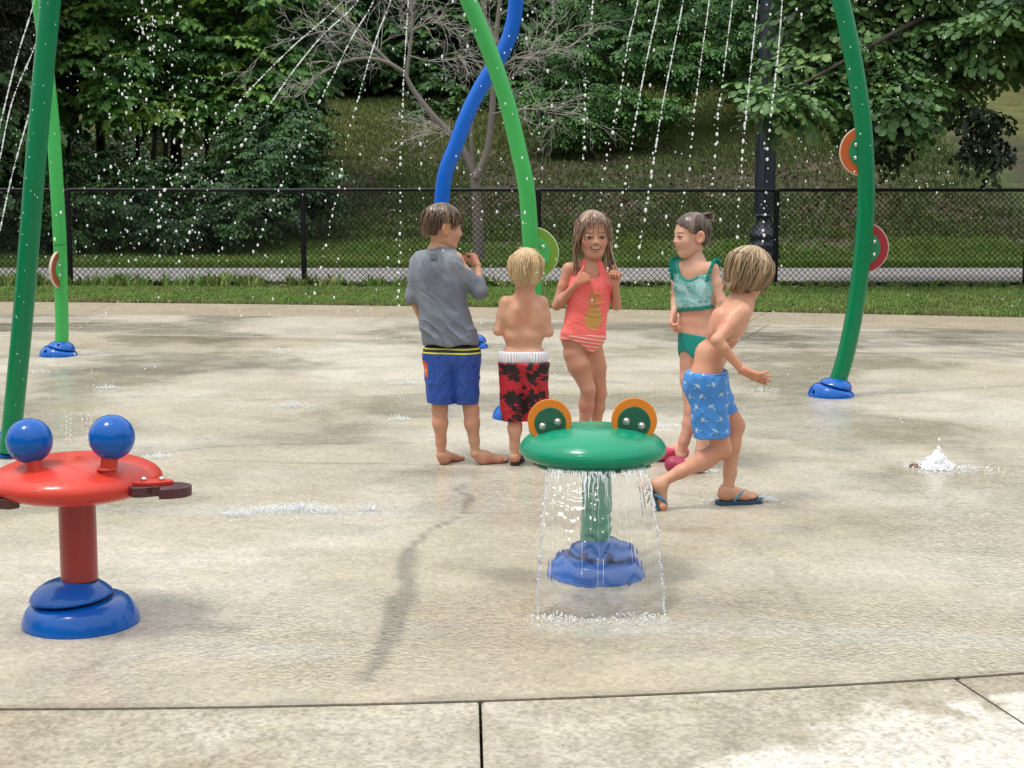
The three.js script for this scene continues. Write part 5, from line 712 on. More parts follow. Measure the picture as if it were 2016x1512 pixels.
  part('waistband', nets((x, y, z) => smax(smax(wb(x, y, z) - gath(x, y, z), y - top, 0.004), mid - 0.004 - y, 0.004), ...bounds([P(990, 690, 0.1), P(1075, 712, -0.1)], 0.05), 0.0045), cloth([0.72, 0.72, 0.76]), t);
  const sb = blend([capsule(P(1009, 716), P(1051, 716), 0.073), capsule(P(1010, 730), P(1012, 830), 0.069, 0.062), capsule(P(1052, 730), P(1056, 830), 0.069, 0.06)], 0.009), tx = canvas(1024, 512, (g) => {
    g.fillStyle = '#ad1526'; g.fillRect(0, 0, 1024, 512); const R2 = rng(17); g.fillStyle = '#14080c'; g.strokeStyle = '#14080c'; // dark leaves and petals
    for (let i = 0; i < 120; i++) { const x = R2() * 1024, y = R2() * 512, a = R2() * 6.28, n = 3 + Math.floor(R2() * 4); for (let k = 0; k < n; k++) { g.save(); g.translate(x, y); g.rotate(a + k * 0.62); const l = 34 + 42 * R2(); g.beginPath(); g.moveTo(0, 0); g.bezierCurveTo(l * 0.3, -l * 0.3, l * 0.8, -l * 0.22, l, 0); g.bezierCurveTo(l * 0.7, l * 0.24, l * 0.3, l * 0.2, 0, 0); g.fill(); g.restore(); } g.lineWidth = 3; g.beginPath(); g.moveTo(x, y); g.quadraticCurveTo(x + 40 * Math.cos(a + 2), y + 40 * Math.sin(a + 2), x + 80 * Math.cos(a + 2.5), y + 80 * Math.sin(a + 2.5)); g.stroke(); }
    g.strokeStyle = '#ad1526'; g.lineWidth = 2; for (let i = 0; i < 90; i++) { const x = R2() * 1024, y = R2() * 512, a = R2() * 6.28; g.beginPath(); g.moveTo(x, y); g.lineTo(x + 36 * Math.cos(a), y + 36 * Math.sin(a)); g.stroke(); } });
  const c0 = P(1031, 760); part('swim_shorts', setUV(nets((x, y, z) => smax(smax(sb(x, y, z) - f1(x, y, z) - f2(x, y, z), y - mid, 0.008), hemS - y, 0.004), ...bounds([P(985, 700, 0.1), P(1080, 835, -0.1)], 0.05), 0.0055), (x, y, z) => [0.5 + Math.atan2(x - c0.x, z - c0.z) * 0.09 / 0.56, (y - hemS) / 0.3]), M({ map: tx, roughness: 0.6 }), t);
  feet.forEach((f) => flipFlop(t, f, [0.03, 0.025, 0.022], [0.03, 0.025, 0.022], 0.011));
}
{ // ---- boy running to the right, bent forward, looking away
  const D = 6.48, o = V(G(1400, 990).x, 0, -D), P = (x, y, dz = 0) => at(x, y, D - dz).sub(o), skin = [0.59, 0.312, 0.2];
  const shN = P(1460, 615, 0.05), shF = P(1464, 603, -0.13), neck = P(1458, 592, -0.04), head0 = P(1468, 570, -0.05), hp = [P(1386, 742, 0.035), P(1394, 742, -0.06)], ch = [P(1432, 641, 0.03), P(1440, 635, -0.09)], wa = [P(1398, 698, 0.02), P(1404, 696, -0.06)];
  const torso = bars([[shN, shF, 0.041], [ch[0], ch[1], 0.077], [wa[0], wa[1], 0.069], [hp[0], hp[1], 0.068], [P(1446, 608, -0.04), neck, 0.052, 0.043], [neck, head0, 0.042, 0.04]], 0.05), blade = capsule(P(1418, 622, 0.045), P(1406, 655, 0.05), 0.032, 0.026);
  const elN = P(1411, 670, 0.13), wrN = P(1460, 727, 0.12), elF = P(1440, 672, -0.19), wrF = P(1412, 704, -0.15);
  const knN = P(1421, 884, 0.02), anN = P(1308, 946, 0.04), knF = P(1448, 838, -0.09), anF = P(1433, 966, -0.045);
  const legs = [legF(P(1392, 768, 0.03), knN, anN, 0.062, 0.045, 0.045, 0.026, V(-0.4, -0.8, 0)), legF(P(1402, 766, -0.06), knF, anF, 0.06, 0.043, 0.043, 0.026, V(-1, 0, 0))];
  const b0 = (x, y, z) => smin(torso(x, y, z), blade(x, y, z), 0.04), body = stack([b0, armF(shN, elN, wrN, 0.0345, 0.027, 0.026, 0.0185), armF(shF, elF, wrF, 0.033, 0.026, 0.025, 0.018), either(...legs)], 0.018);
  const heelF = G(1415, 998).sub(o).setY(0.018), upR = V(0.93, 0.35, 0.05).normalize(), tR = V(0.3, -0.94, -0.02).normalize(); heelF.z = P(1415, 996, -0.045).z;
  const ft = [footF(anF, heelF, V(0.17, 0, -0.045), 0.2), footF(anN, P(1278, 946, 0.045), V(0.34, -0.94, 0.02), 0.185, V(0.94, 0.34, 0).normalize(), -1)];
  const R = rng(73), line = [[0, 0.02], [0.6, 0.0], [0.95, -0.03], [1.3, -0.055], [1.7, -0.058], [2.1, -0.07], [2.6, -0.085], [3.2, -0.09]], strands = [...fringe(line, 70, R, 0.03, [1.0, 4.6], 0.06), ...fringe(line, 22, R, 0.035, [0.2, 1.0], 0.06), ...fringe(line, 24, R, 0.03, [-1.7, -0.2], 0.06)];
  strands.push([[[0.0, 0.12, -0.02], [0.01, 0.135, -0.045], [0.0, 0.138, -0.07]], 0.003, 0.0006]);
  const t = person('person', 'shirtless boy with shaggy dark blond hair running right in light blue palm tree shorts', 'person', o, { skin, body, box: bounds([shN, shF, P(1340, 720, 0.1), elN, wrF, anN, anF, P(1490, 560), P(1280, 990), P(1490, 760, -0.15)], 0.07), feet: ft,
    hands: [handF(wrN, V(0.82, -0.42, 0.05), V(0.35, 0.75, -0.5), -1, [[0.0, 0.08, 0.1], [0.12, 0.18, 0.15], [0.3, 0.25, 0.2], [0.5, 0.35, 0.25]], 1.0, [0.8, 0.55, 0.5]), handF(wrF, V(-0.7, -0.5, 0.1), V(-0.3, 0.6, 0.5), 1, [0.7, 0.8, 0.5], 0.9)],
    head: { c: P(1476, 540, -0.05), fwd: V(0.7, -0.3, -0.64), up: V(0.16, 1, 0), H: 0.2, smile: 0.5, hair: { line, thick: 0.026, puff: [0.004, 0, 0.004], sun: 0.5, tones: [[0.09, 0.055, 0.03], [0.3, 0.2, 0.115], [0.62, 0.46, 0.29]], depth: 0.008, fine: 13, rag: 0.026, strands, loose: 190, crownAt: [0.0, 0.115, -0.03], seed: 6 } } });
  const smin2 = (a, b) => (x, y, z) => smin(a(x, y, z), b(x, y, z), 0.02), ax = V().subVectors(P(1398, 700), P(1392, 772)).normalize(), wc = P(1390, 731), f1 = folds(0.45, 0.9, 0.2, 17, 6, 0.008, 51), f2 = folds(1, -0.35, 0.3, 22, 5, 0.006, 53);
  const hN = P(1403, 858, 0.03), hF = P(1428, 815, -0.075), legN = (x, y, z) => { const d = capN(x, y, z); return Math.max(d, (x - hN.x) * 0.1 + (y - hN.y) * -0.99); }, legFr = (x, y, z) => Math.max(capF(x, y, z), (x - hF.x) * 0.45 + (y - hF.y) * -0.9), capN = smin2(capsule(P(1393, 762, 0.03), P(1402, 880, 0.025), 0.08, 0.077), capsule(P(1384, 758, 0.02), P(1386, 770, 0.02), 0.078)), capF = capsule(P(1400, 765, -0.055), P(1434, 840, -0.08), 0.075, 0.062), hipS = capsule(hp[0].clone().add(V(0, -0.008, 0)), hp[1].clone().add(V(0, -0.008, 0)), 0.084);
  const sb = (x, y, z) => smin(smin(hipS(x, y, z), legN(x, y, z), 0.03), legFr(x, y, z), 0.02), sg = nets((x, y, z) => smax(sb(x, y, z) - f1(x, y, z) * 0.8 - f2(x, y, z) * 0.7 - 0.002 * Math.sin(x * 160) * sstep(wc.y - 0.035, wc.y, y), (x - wc.x) * ax.x + (y - wc.y) * ax.y + (z - wc.z) * ax.z, 0.006), ...bounds([P(1340, 720, 0.12), P(1445, 860, -0.14)], 0.05), 0.0055);
  const tx = canvas(1024, 512, (g) => { g.fillStyle = '#3f86cf'; g.fillRect(0, 0, 1024, 512); const R2 = rng(23); for (let i = 0; i < 300; i++) { g.fillStyle = R2() < 0.5 ? '#4a92d8' : '#397cc4'; g.globalAlpha = 0.4; g.fillRect(R2() * 1024, R2() * 512, 30 * R2(), 10 * R2()); } g.globalAlpha = 1; g.strokeStyle = '#b4c6d4'; g.fillStyle = '#b4c6d4'; g.lineCap = 'round';
    for (let j = 0; j < 6; j++) for (let i = 0; i < 11; i++) { const x = i * 96 + (j % 2) * 48 + (R2() - 0.5) * 30, y = 30 + j * 86 + (R2() - 0.5) * 24, a = (R2() - 0.5) * 3; g.save(); g.translate(x, y); g.rotate(a); g.scale(0.85, 0.85); g.lineWidth = 5; g.beginPath(); g.moveTo(0, 0); g.quadraticCurveTo(6, 16, 1, 34); g.stroke(); for (let k = 0; k < 6; k++) { const b = -2.9 + k * 0.52; g.lineWidth = 6; g.beginPath(); g.moveTo(0, 0); g.quadraticCurveTo(13 * Math.cos(b), 13 * Math.sin(b) - 6, 23 * Math.cos(b), 23 * Math.sin(b) + 5); g.stroke(); } g.restore(); } });
  part('swim_shorts', setUV(sg, (x, y, z) => [0.5 + Math.atan2(x - P(1392, 770).x, z - P(1392, 770, -0.01).z) * 0.095 / 0.6, (y - hN.y) / 0.3]), M({ map: tx, roughness: 0.6, sheen: 0.2 }), t);
  part('drawstring_waist', tube(Array.from({ length: 30 }, (_, i) => { const a = i / 29 * Math.PI * 2; return P(1390, 732, -0.012).add(V(Math.sin(a) * 0.088, 0.006 * Math.sin(a), Math.cos(a) * 0.128)); }), 0.0035, 6, 80), cloth([0.1, 0.26, 0.55]), t);
  flipFlop(t, ft[0], [0.02, 0.06, 0.11], [0.05, 0.26, 0.4]); flipFlop(t, ft[1], [0.015, 0.07, 0.1], [0.04, 0.19, 0.34]);
}
{ // ---- girl in the coral swimsuit, facing us, hands drawn up to her shoulders
  const D = 7.75, o = V(G(1158, 892).x, 0, -D), P = (x, y, dz = 0) => at(x, y, D - dz).sub(o), skin = [0.55, 0.285, 0.187];
  const shL = P(1120, 530, -0.01), shR = P(1201, 530, -0.01), neck = P(1163, 520, -0.005), hp = [P(1128, 668), P(1166, 668)], ch = [P(1140, 566), P(1183, 566)], wa = [P(1138, 622), P(1171, 622)];
  const torso = bars([[shL, shR, 0.034], [ch[0], ch[1], 0.058], [P(1140, 595), P(1177, 595), 0.056], [wa[0], wa[1], 0.056], [P(1136, 645), P(1166, 645), 0.06], [hp[0], hp[1], 0.065], [P(1163, 535), neck, 0.045, 0.037], [neck, P(1165, 498), 0.036, 0.036]], 0.045);
  const elL = P(1096, 602, 0.0), wrL = P(1136, 558, 0.085), elR = P(1214, 602, -0.02), wrR = P(1212, 560, 0.07);
  const knL = P(1158, 766, 0.025), knR = P(1181, 774, -0.05);
  const legs = [legF(P(1132, 695), knL, P(1147, 872, -0.01), 0.066, 0.04, 0.041, 0.024, V(0, 0, -1)), legF(P(1168, 695, -0.02), knR, P(1170, 868, -0.07), 0.058, 0.037, 0.037, 0.023, V(0, 0, -1))];
  const body = stack([torso, armF(shL, elL, wrL, 0.032, 0.026, 0.026, 0.017), armF(shR, elR, wrR, 0.031, 0.025, 0.024, 0.0165), either(...legs)], 0.016);
  const feet = [footF(P(1147, 874, -0.01), G(1147, 888).sub(o).add(V(0, 0, -0.05)), V(0.03, 0, 0.15), 0.185), footF(P(1166, 870, -0.06), G(1166, 884).sub(o).add(V(0, 0, -0.05)), V(0.05, 0, 0.15), 0.185, undefined, -1)];
  const R = rng(74), line = [[0, 0.09], [0.3, 0.082], [0.62, 0.062], [0.92, 0.012], [1.15, -0.05], [1.6, -0.1], [2.2, -0.11], [3.2, -0.11]], strands = [];
  const lock = (a, x1, y1, z1, x2, y2, z2, r, sh) => strands.push([[[Math.sin(a) * 0.07, 0.07, Math.cos(a) * 0.075], [Math.sin(a) * 0.09, 0.01, Math.cos(a) * 0.088], [x1, y1, z1], [x2, y2, z2]], r, r * 0.3, sh]);
  for (let i = 0; i < 36; i++) { const s = i % 2 ? 1 : -1, f = R(), a = s * (0.9 + 0.9 * R()); lock(a, s * (0.066 + 0.03 * R()), -0.06, 0.03 * (R() - 0.3), s * (0.062 + 0.05 * R()), -0.13 - 0.055 * f, 0.02 + 0.03 * R(), 0.0055 + 0.003 * R()); }
  for (let i = 0; i < 22; i++) { const a = 1.3 + R() * 3.7; lock(a, Math.sin(a) * 0.095, -0.07, Math.cos(a) * 0.09 - 0.01, Math.sin(a) * 0.09, -0.15 - 0.03 * R(), Math.cos(a) * 0.08 - 0.01, 0.008); }
  for (const [x0, x1, y, k] of [[-0.03, -0.042, 0.02, 0.3], [-0.02, -0.03, 0.04, 0.5], [-0.012, -0.014, 0.012, 0.25], [0.012, 0.01, 0.006, 0.3], [0.024, 0.03, 0.03, 0.4], [0.034, 0.043, 0.015, 0.5], [-0.045, -0.06, -0.05, 0.35], [0.048, 0.063, -0.045, 0.3], [-0.04, -0.055, -0.02, 0.6], [0.045, 0.058, -0.01, 0.6], [0.0, 0.0, 0.045, 0.6]]) strands.push([[[x0 * 0.6, 0.106, 0.035], [x0, 0.082, 0.072], [(x0 + x1) / 2, 0.052, 0.087], [x1, y, 0.0875 - Math.abs(x1) * 0.35]], 0.004, 0.0009, k]);
  const t = person('person', 'smiling girl with wet hair in coral swimsuit printed with a gold pineapple', 'person', o, { skin, body, box: bounds([elL, elR, P(1100, 500), P(1200, 880), P(1150, 600, 0.1), P(1150, 890, -0.14)], 0.065), cell: 0.0078, feet,
    hands: [handF(wrL, V(0.72, 0.55, 0.12), V(0.1, -0.3, -0.9), 1, [1.15, 1.2, 0.7], 0.86, [0.7, 0.5, -0.1]), handF(wrR, V(0.05, 0.96, 0.05), V(-0.35, 0.0, 0.9), -1, [1.1, 1.35, 0.7], 0.86, [0.6, 0.45, 0.6])],
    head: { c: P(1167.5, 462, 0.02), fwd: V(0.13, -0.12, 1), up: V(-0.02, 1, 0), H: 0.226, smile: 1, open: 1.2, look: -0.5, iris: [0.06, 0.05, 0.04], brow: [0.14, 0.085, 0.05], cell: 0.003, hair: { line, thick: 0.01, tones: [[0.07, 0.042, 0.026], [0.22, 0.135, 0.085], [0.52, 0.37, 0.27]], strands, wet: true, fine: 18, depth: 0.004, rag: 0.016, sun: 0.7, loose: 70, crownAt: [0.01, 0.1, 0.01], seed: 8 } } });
  const suitBody = (x, y, z) => torso(x, y, z) - 0.0065, w1 = folds(0.25, 1, 0.1, 30, 8, 0.004, 61), legCut = [capsule(P(1108, 712, 0.02), P(1150, 745, 0.03), 0.058, 0.04), capsule(P(1186, 712, 0), P(1186, 760, 0), 0.04)];
  const neckline = P(1165, 548).y, straps = blend([capsule(P(1141, 548, 0.045), P(1150, 514, 0.02), 0.024, 0.014), capsule(P(1192, 548, 0.045), P(1178, 512, 0.02), 0.024, 0.014)], 0.004), hemT = P(1150, 657).y, scoop = ellipsoid(P(1168, 525, 0.06), [0.058, 0.062, 0.08]);
  const region = (x, y, z) => { const box = smax(y - neckline - 0.012, -scoop(x, y, z), 0.01); return smin(box, straps(x, y, z), 0.012); };
  const armHole = [capsule(P(1108, 545), P(1106, 580), 0.036), capsule(P(1217, 545), P(1216, 580), 0.034)], tank = (x, y, z) => { let d = smax(suitBody(x, y, z) - w1(x, y, z) * sstep(neckline, neckline - 0.08, y), region(x, y, z), 0.006); for (const q of armHole) d = smax(d, -q(x, y, z), 0.01); return smax(d, hemT + 0.03 * x - y, 0.006); };
  const tx = canvas(1024, 1024, (g) => { // u: 0.4 m round, v: 0.4 m up; a gold pineapple on coral
    g.fillStyle = '#f7706a'; g.fillRect(0, 0, 1024, 1024); const gold = '#b58a3c', cx = 560, cy = 760; g.fillStyle = gold; g.save(); g.translate(cx, cy); g.rotate(0.05);
    g.beginPath(); g.ellipse(0, 0, 116, 142, 0, 0, 7); g.fill(); g.strokeStyle = '#d9a763'; g.lineWidth = 7; g.save(); g.beginPath(); g.ellipse(0, 0, 118, 144, 0, 0, 7); g.clip(); for (let k = -8; k < 9; k++) { g.beginPath(); g.moveTo(k * 42 - 150, -150); g.lineTo(k * 42 + 150, 150); g.stroke(); g.beginPath(); g.moveTo(k * 42 + 150, -150); g.lineTo(k * 42 - 150, 150); g.stroke(); } g.restore();
    const leaf = (x, y, a, l, w) => { g.save(); g.translate(x, y); g.rotate(a); g.fillStyle = gold; g.beginPath(); g.moveTo(0, 0); g.quadraticCurveTo(w, -l * 0.5, 0, -l); g.quadraticCurveTo(-w, -l * 0.5, 0, 0); g.fill(); g.restore(); };
    for (const [x, y, a, l, w] of [[0, -120, -1.15, 120, 26], [0, -120, 1.15, 120, 26], [0, -135, -0.8, 160, 30], [0, -135, 0.8, 160, 30], [0, -200, -0.75, 140, 28], [0, -200, 0.75, 140, 28], [0, -240, -0.35, 170, 30], [0, -240, 0.4, 170, 30], [0, -110, 0, 190, 36]]) leaf(x, y, a, l, w); g.restore(); });
  const c0 = P(1160, 600, -0.01), uvc = (x, y, z) => [0.5 + Math.atan2(x - c0.x, z - c0.z) * 0.085 / 0.4, (y - hemT + 0.02) / 0.4];
  part('swimsuit_top', setUV(nets(tank, ...bounds([P(1105, 505, 0.12), P(1215, 665, -0.12)], 0.03), 0.0048), uvc), M({ map: tx, roughness: 0.5, sheen: 0.35, sheenColor: new THREE.Color(1, 0.5, 0.45) }), t);
  const stripes = canvas(64, 512, (g) => { g.fillStyle = '#ee756c'; g.fillRect(0, 0, 64, 512); g.fillStyle = '#f3bcae'; for (let k = 0; k < 16; k++) g.fillRect(0, k * 32, 64, 11); });
  const lineX = [[1095, 668], [1108, 668], [1122, 666], [1140, 674], [1154, 686], [1165, 693], [1176, 685], [1188, 670], [1200, 668]].map(([x, y]) => { const p = P(x, y); return [p.x, p.y]; }), legLine = (x) => { let i = 0; while (i + 2 < lineX.length && x > lineX[i + 1][0]) i++; return mix(lineX[i][1], lineX[i + 1][1], clamp((x - lineX[i][0]) / (lineX[i + 1][0] - lineX[i][0]))); };
  const bottom = blend([capsule(hp[0], hp[1], 0.07), capsule(P(1137, 690), P(1158, 692), 0.055), capsule(P(1136, 650), P(1166, 650), 0.066)], 0.03), crotch = P(1150, 697).y;
  part('swimsuit_bottom', setUV(nets((x, y, z) => { let d = bottom(x, y, z) - w1(x, y, z) * 0.5; return smax(smax(d, y - hemT - 0.004, 0.004), legLine(x) - y, 0.005); }, ...bounds([P(1105, 650, 0.12), P(1190, 700, -0.12)], 0.04), 0.0048), (x, y, z) => [x * 2, y * 3.2 + x * 0.5]), M({ map: stripes, roughness: 0.55 }), t);
}
{ // ---- girl in teal, facing left
  const D = 7.4, o = V(G(1372, 926).x, 0, -D), P = (x, y, dz = 0) => at(x, y, D - dz).sub(o), skin = [0.63, 0.352, 0.252];
  const shN = P(1401, 530, 0.055), shF = P(1335, 528, -0.06), neck = P(1370, 518, -0.01), ch = [P(1352, 562, -0.035), P(1391, 564, 0.03)], wa = [P(1358, 630, -0.03), P(1387, 630, 0.02)], hp = [P(1361, 690, -0.03), P(1392, 690, 0.025)];
  const torso = bars([[shF, shN, 0.035], [ch[0], ch[1], 0.06], [P(1354, 595, -0.03), P(1389, 596, 0.025), 0.057], [wa[0], wa[1], 0.054], [P(1360, 660, -0.03), P(1389, 660, 0.022), 0.057], [hp[0], hp[1], 0.062], [P(1369, 535), neck, 0.046, 0.036], [neck, P(1368, 500, -0.01), 0.035, 0.035]], 0.045), navel = ellipsoid(P(1352, 635, 0.035), [0.006, 0.008, 0.012]);
  const elF = P(1331, 590, -0.08), wrF = P(1326, 618, -0.01), elN = P(1420, 592, 0.08), wrN = P(1414, 650, 0.06);
  const legs = [legF(P(1360, 712, -0.03), P(1362, 806, -0.02), P(1341, 893, -0.02), 0.058, 0.04, 0.04, 0.024, V(1, 0, 0)), legF(P(1390, 712, 0.03), P(1388, 815, 0.03), P(1377, 915, 0.05), 0.06, 0.041, 0.041, 0.025, V(1, 0, 0))];
  const b0 = (x, y, z) => smax(torso(x, y, z), -navel(x, y, z), 0.006), body = stack([b0, armF(shF, elF, wrF, 0.031, 0.025, 0.024, 0.0165), armF(shN, elN, wrN, 0.033, 0.026, 0.025, 0.017), either(...legs)], 0.016);
  const R = rng(75), line = [[0, 0.066], [0.5, 0.058], [0.85, 0.04], [1.15, 0.012], [1.35, 0.008], [1.6, 0.012], [1.9, -0.02], [2.3, -0.055], [3.2, -0.062]], strands = [];
  const bun = [-0.0, 0.084, -0.092]; for (let i = 0; i < 26; i++) { const a = R() * 6.28, b = R() * 6.28, r = 0.027; const q = (k) => [bun[0] + Math.cos(a + k) * r * (0.6 + 0.5 * R()), bun[1] + 0.02 * Math.sin(b + k * 1.4), bun[2] + Math.sin(a + k) * r * (0.6 + 0.5 * R()) - 0.006]; strands.push([[q(0), q(0.9), q(1.8), q(2.7)], 0.0075, 0.003]); } for (let i = 0; i < 7; i++) { const a = R() * 6.28; strands.push([[bun, [bun[0] + Math.cos(a) * 0.025, bun[1] + 0.02, bun[2] + Math.sin(a) * 0.02], [bun[0] + Math.cos(a) * 0.05, bun[1] + 0.032 * R(), bun[2] + Math.sin(a) * 0.04]], 0.003, 0.0006]); }
  const fl = 0.02, toe = (a) => V(-0.93, 0, 0.2), feet = [footF(P(1341, 896, -0.02), G(1348, 905).sub(o).setY(fl), toe(), 0.18), footF(P(1377, 918, 0.05), G(1384, 930).sub(o).setY(fl), toe(), 0.18, undefined, -1)];
  const t = person('person', 'girl with small bun in teal ruffled bikini looking left, behind the running boy', 'person', o, { skin, body, box: bounds([elF, elN, P(1330, 500), P(1410, 920), P(1360, 600, 0.12), P(1360, 900, -0.16)], 0.065), cell: 0.0078, feet,
    hands: [handF(wrF, V(-0.15, -0.85, 0.4), V(0.9, 0.1, 0.35), -1, [[0.5, 0.6, 0.4], [0.6, 0.7, 0.5], [0.75, 0.8, 0.5], [0.85, 0.8, 0.5]], 0.88, [0.8, 0.3, 0.5]), handF(wrN, V(-0.3, -0.9, 0.1), V(-0.6, 0, 0.6), 1, [0.4, 0.5, 0.4], 0.88)],
    head: { c: P(1361, 463, -0.01), fwd: V(-0.95, -0.08, 0.32), up: V(0.05, 1, 0), H: 0.208, smile: 1, brow: [0.12, 0.07, 0.045], cell: 0.003, hair: { line, thick: 0.007, tones: [[0.025, 0.016, 0.012], [0.075, 0.047, 0.034], [0.2, 0.14, 0.11]], strands, wet: true, fine: 20, depth: 0.003, rag: 0.006, crownAt: [0, 0.085, -0.085], seed: 9 } } });
  const w1 = folds(0.5, 0.8, 0.2, 22, 9, 0.0035, 71), bandTop = P(1370, 601).y, bandLow = P(1370, 609).y, tiltB = (x) => 0.16 * (x - P(1370, 600).x), scoop = ellipsoid(P(1352, 520, 0.07), [0.07, 0.085, 0.09]), upper = P(1370, 541).y, hole = capsule(P(1414, 560, 0.05), P(1414, 590, 0.07), 0.036), st = blend([capsule(P(1388, 552, 0.06), P(1398, 514, 0.04), 0.026, 0.012), capsule(P(1331, 552, 0), P(1333, 512, -0.05), 0.026, 0.012)], 0.004);
  const bra = (x, y, z) => { let d = torso(x, y, z) - 0.007 - w1(x, y, z); const reg = smin(smax(y - upper, -scoop(x, y, z), 0.008), st(x, y, z), 0.008); d = smax(d, reg, 0.005); d = smax(d, -hole(x, y, z), 0.008); return smax(d, bandLow + tiltB(x) - y, 0.004); };
  const bg = nets(bra, ...bounds([P(1325, 508, 0.14), P(1415, 612, -0.13)], 0.02), 0.0045), tealD = [0.0, 0.21, 0.17];
  paint(bg, (x, y, z) => { const dots = noise(x * 90, y * 90, z * 90) > 0.76 ? 1 : 0, n = fbm(x * 30, y * 30 + z * 22, 2, 3); let c = mix3([0.17, 0.4, 0.39], [0.33, 0.56, 0.54], sstep(0.4, 0.62, n)); c = mix3(c, [0.04, 0.17, 0.17], dots * 0.75); const edge = y < bandTop + tiltB(x) || Math.abs(scoop(x, y, z)) < 0.008 || y > upper + 0.004; return edge ? tealD : c; });
  part('bikini_top', bg, cloth([1, 1, 1], { vertexColors: true, roughness: 0.55 }), t);
  for (const q of [[P(1388, 556, 0.09), P(1394, 535, 0.092), P(1401, 518, 0.075), P(1408, 514, 0.04), P(1412, 520, 0.02)], [P(1328, 556, 0.0), P(1325, 535, 0.0), P(1328, 514, -0.03), P(1340, 509, -0.06), P(1347, 510, -0.09)]]) { // ruffled shoulder strap
    const c = new THREE.CatmullRomCurve3(q), pos = [], idx = [], n = 90, side = V(q === undefined ? 0 : (q[0].x > 0 ? 0.7 : -0.75), 0.45, 0.5).normalize(); for (let i = 0; i <= n; i++) { const p = c.getPoint(i / n), tg = c.getTangent(i / n), nn = V().crossVectors(tg, side).normalize(), w = Math.sin(i * 0.85), a = p.clone().addScaledVector(side, -0.004), b = p.clone().addScaledVector(side, 0.022 + 0.004 * Math.sin(i * 0.4)).addScaledVector(nn, 0.0085 * w).addScaledVector(tg, 0.004 * Math.cos(i * 0.85)); for (const v of [a, a.clone().lerp(b, 0.5).addScaledVector(nn, 0.004 * w), b]) pos.push(v.x, v.y, v.z); if (i) { const o2 = i * 3; for (const k of [0, 1]) idx.push(o2 + k - 3, o2 + k, o2 + k + 1, o2 + k - 3, o2 + k + 1, o2 + k - 2); } }
    const g = new THREE.BufferGeometry(); g.setAttribute('position', new THREE.Float32BufferAttribute(pos, 3)); g.setIndex(idx); g.computeVertexNormals(); part('ruffle', g, cloth([0.0, 0.33, 0.27], { side: THREE.DoubleSide }), t);
  }
  const cut = [capsule(P(1342, 712, 0.02), P(1372, 740, 0.06), 0.05), capsule(P(1400, 712, 0.07), P(1396, 740, 0.1), 0.05)], waistP = P(1362, 657).y; part('bikini_bottom', nets((x, y, z) => { let d = bars_(x, y, z); for (const q of cut) d = smax(d, -q(x, y, z), 0.01); return smax(smax(d, y - waistP + 0.12 * (x - P(1362, 657).x), 0.004), P(1370, 712).y - y, 0.01); }, ...bounds([P(1340, 650, 0.14), P(1415, 715, -0.13)], 0.03), 0.005), cloth([0.0, 0.24, 0.2]), t);
  function bars_(x, y, z) { return torso(x, y, z) - 0.007; }
  feet.forEach((f, i) => { const q = f.q, sh = blend([capsule(q(0.12, 0, 0.12), q(0.84, 0.03, 0.13), 0.032, 0.041), capsule(q(0.7, 0.1, 0.12), q(0.68, -0.1, 0.1), 0.032, 0.028), capsule(q(0.05, 0, 0.1), q(0.1, 0, 0.16), 0.03)], 0.02), open = capsule(q(0.05, 0, 0.42), q(0.48, 0, 0.38), 0.042, 0.03), base = q(0, 0, 0), d = new THREE.Group(); d.name = i ? 'clog_001' : 'clog'; t.add(d);
    part('shell', nets((x, y, z) => smax(smax(sh(x, y, z), -open(x, y, z), 0.006), 0.002 - y, 0.004), ...bounds(f.pts, 0.05), 0.0045), M({ c: i ? [0.35, 0.03, 0.08] : [0.72, 0.07, 0.16], roughness: 0.45 }), d); part('strap', tube([q(0.42, 0.19, 0.17), q(0.2, 0.2, 0.3), q(0.02, 0, 0.33), q(0.2, -0.2, 0.3), q(0.42, -0.19, 0.17)], 0.006, 8, 30), M({ c: [0.5, 0.04, 0.11], roughness: 0.45 }), d); });
}
// ---------------------------------------------------------------- water
const waterMat = M({ c: [0.95, 0.97, 0.98], roughness: 0.12, transmission: 0.35, thickness: 0, ior: 1.33, specularIntensity: 1 });
const foamMat = M({ c: [0.93, 0.95, 0.96], roughness: 0.35, transmission: 0.25, thickness: 0 });
const BEAD = new THREE.IcosahedronGeometry(1, 1);
function beads(list) { // [centre, radius, stretch, direction]
  const n = BEAD.attributes.position.count, src = BEAD.attributes.position.array, sn = BEAD.attributes.normal.array, pos = new Float32Array(list.length * n * 3), nor = new Float32Array(list.length * n * 3), q = new THREE.Quaternion(), v = V(), up = V(0, 1, 0);
  list.forEach(([c, r, st = 1, d], k) => { q.setFromUnitVectors(up, d ?? up); for (let i = 0; i < n; i++) { v.set(src[i * 3] * r, src[i * 3 + 1] * r * st, src[i * 3 + 2] * r).applyQuaternion(q).add(c); pos.set([v.x, v.y, v.z], (k * n + i) * 3); v.set(sn[i * 3], sn[i * 3 + 1] / st, sn[i * 3 + 2]).normalize().applyQuaternion(q); nor.set([v.x, v.y, v.z], (k * n + i) * 3); } });
  const g = new THREE.BufferGeometry(); g.setAttribute('position', new THREE.BufferAttribute(pos, 3)); g.setAttribute('normal', new THREE.BufferAttribute(nor, 3)); return g;
}
const RW = rng(901);
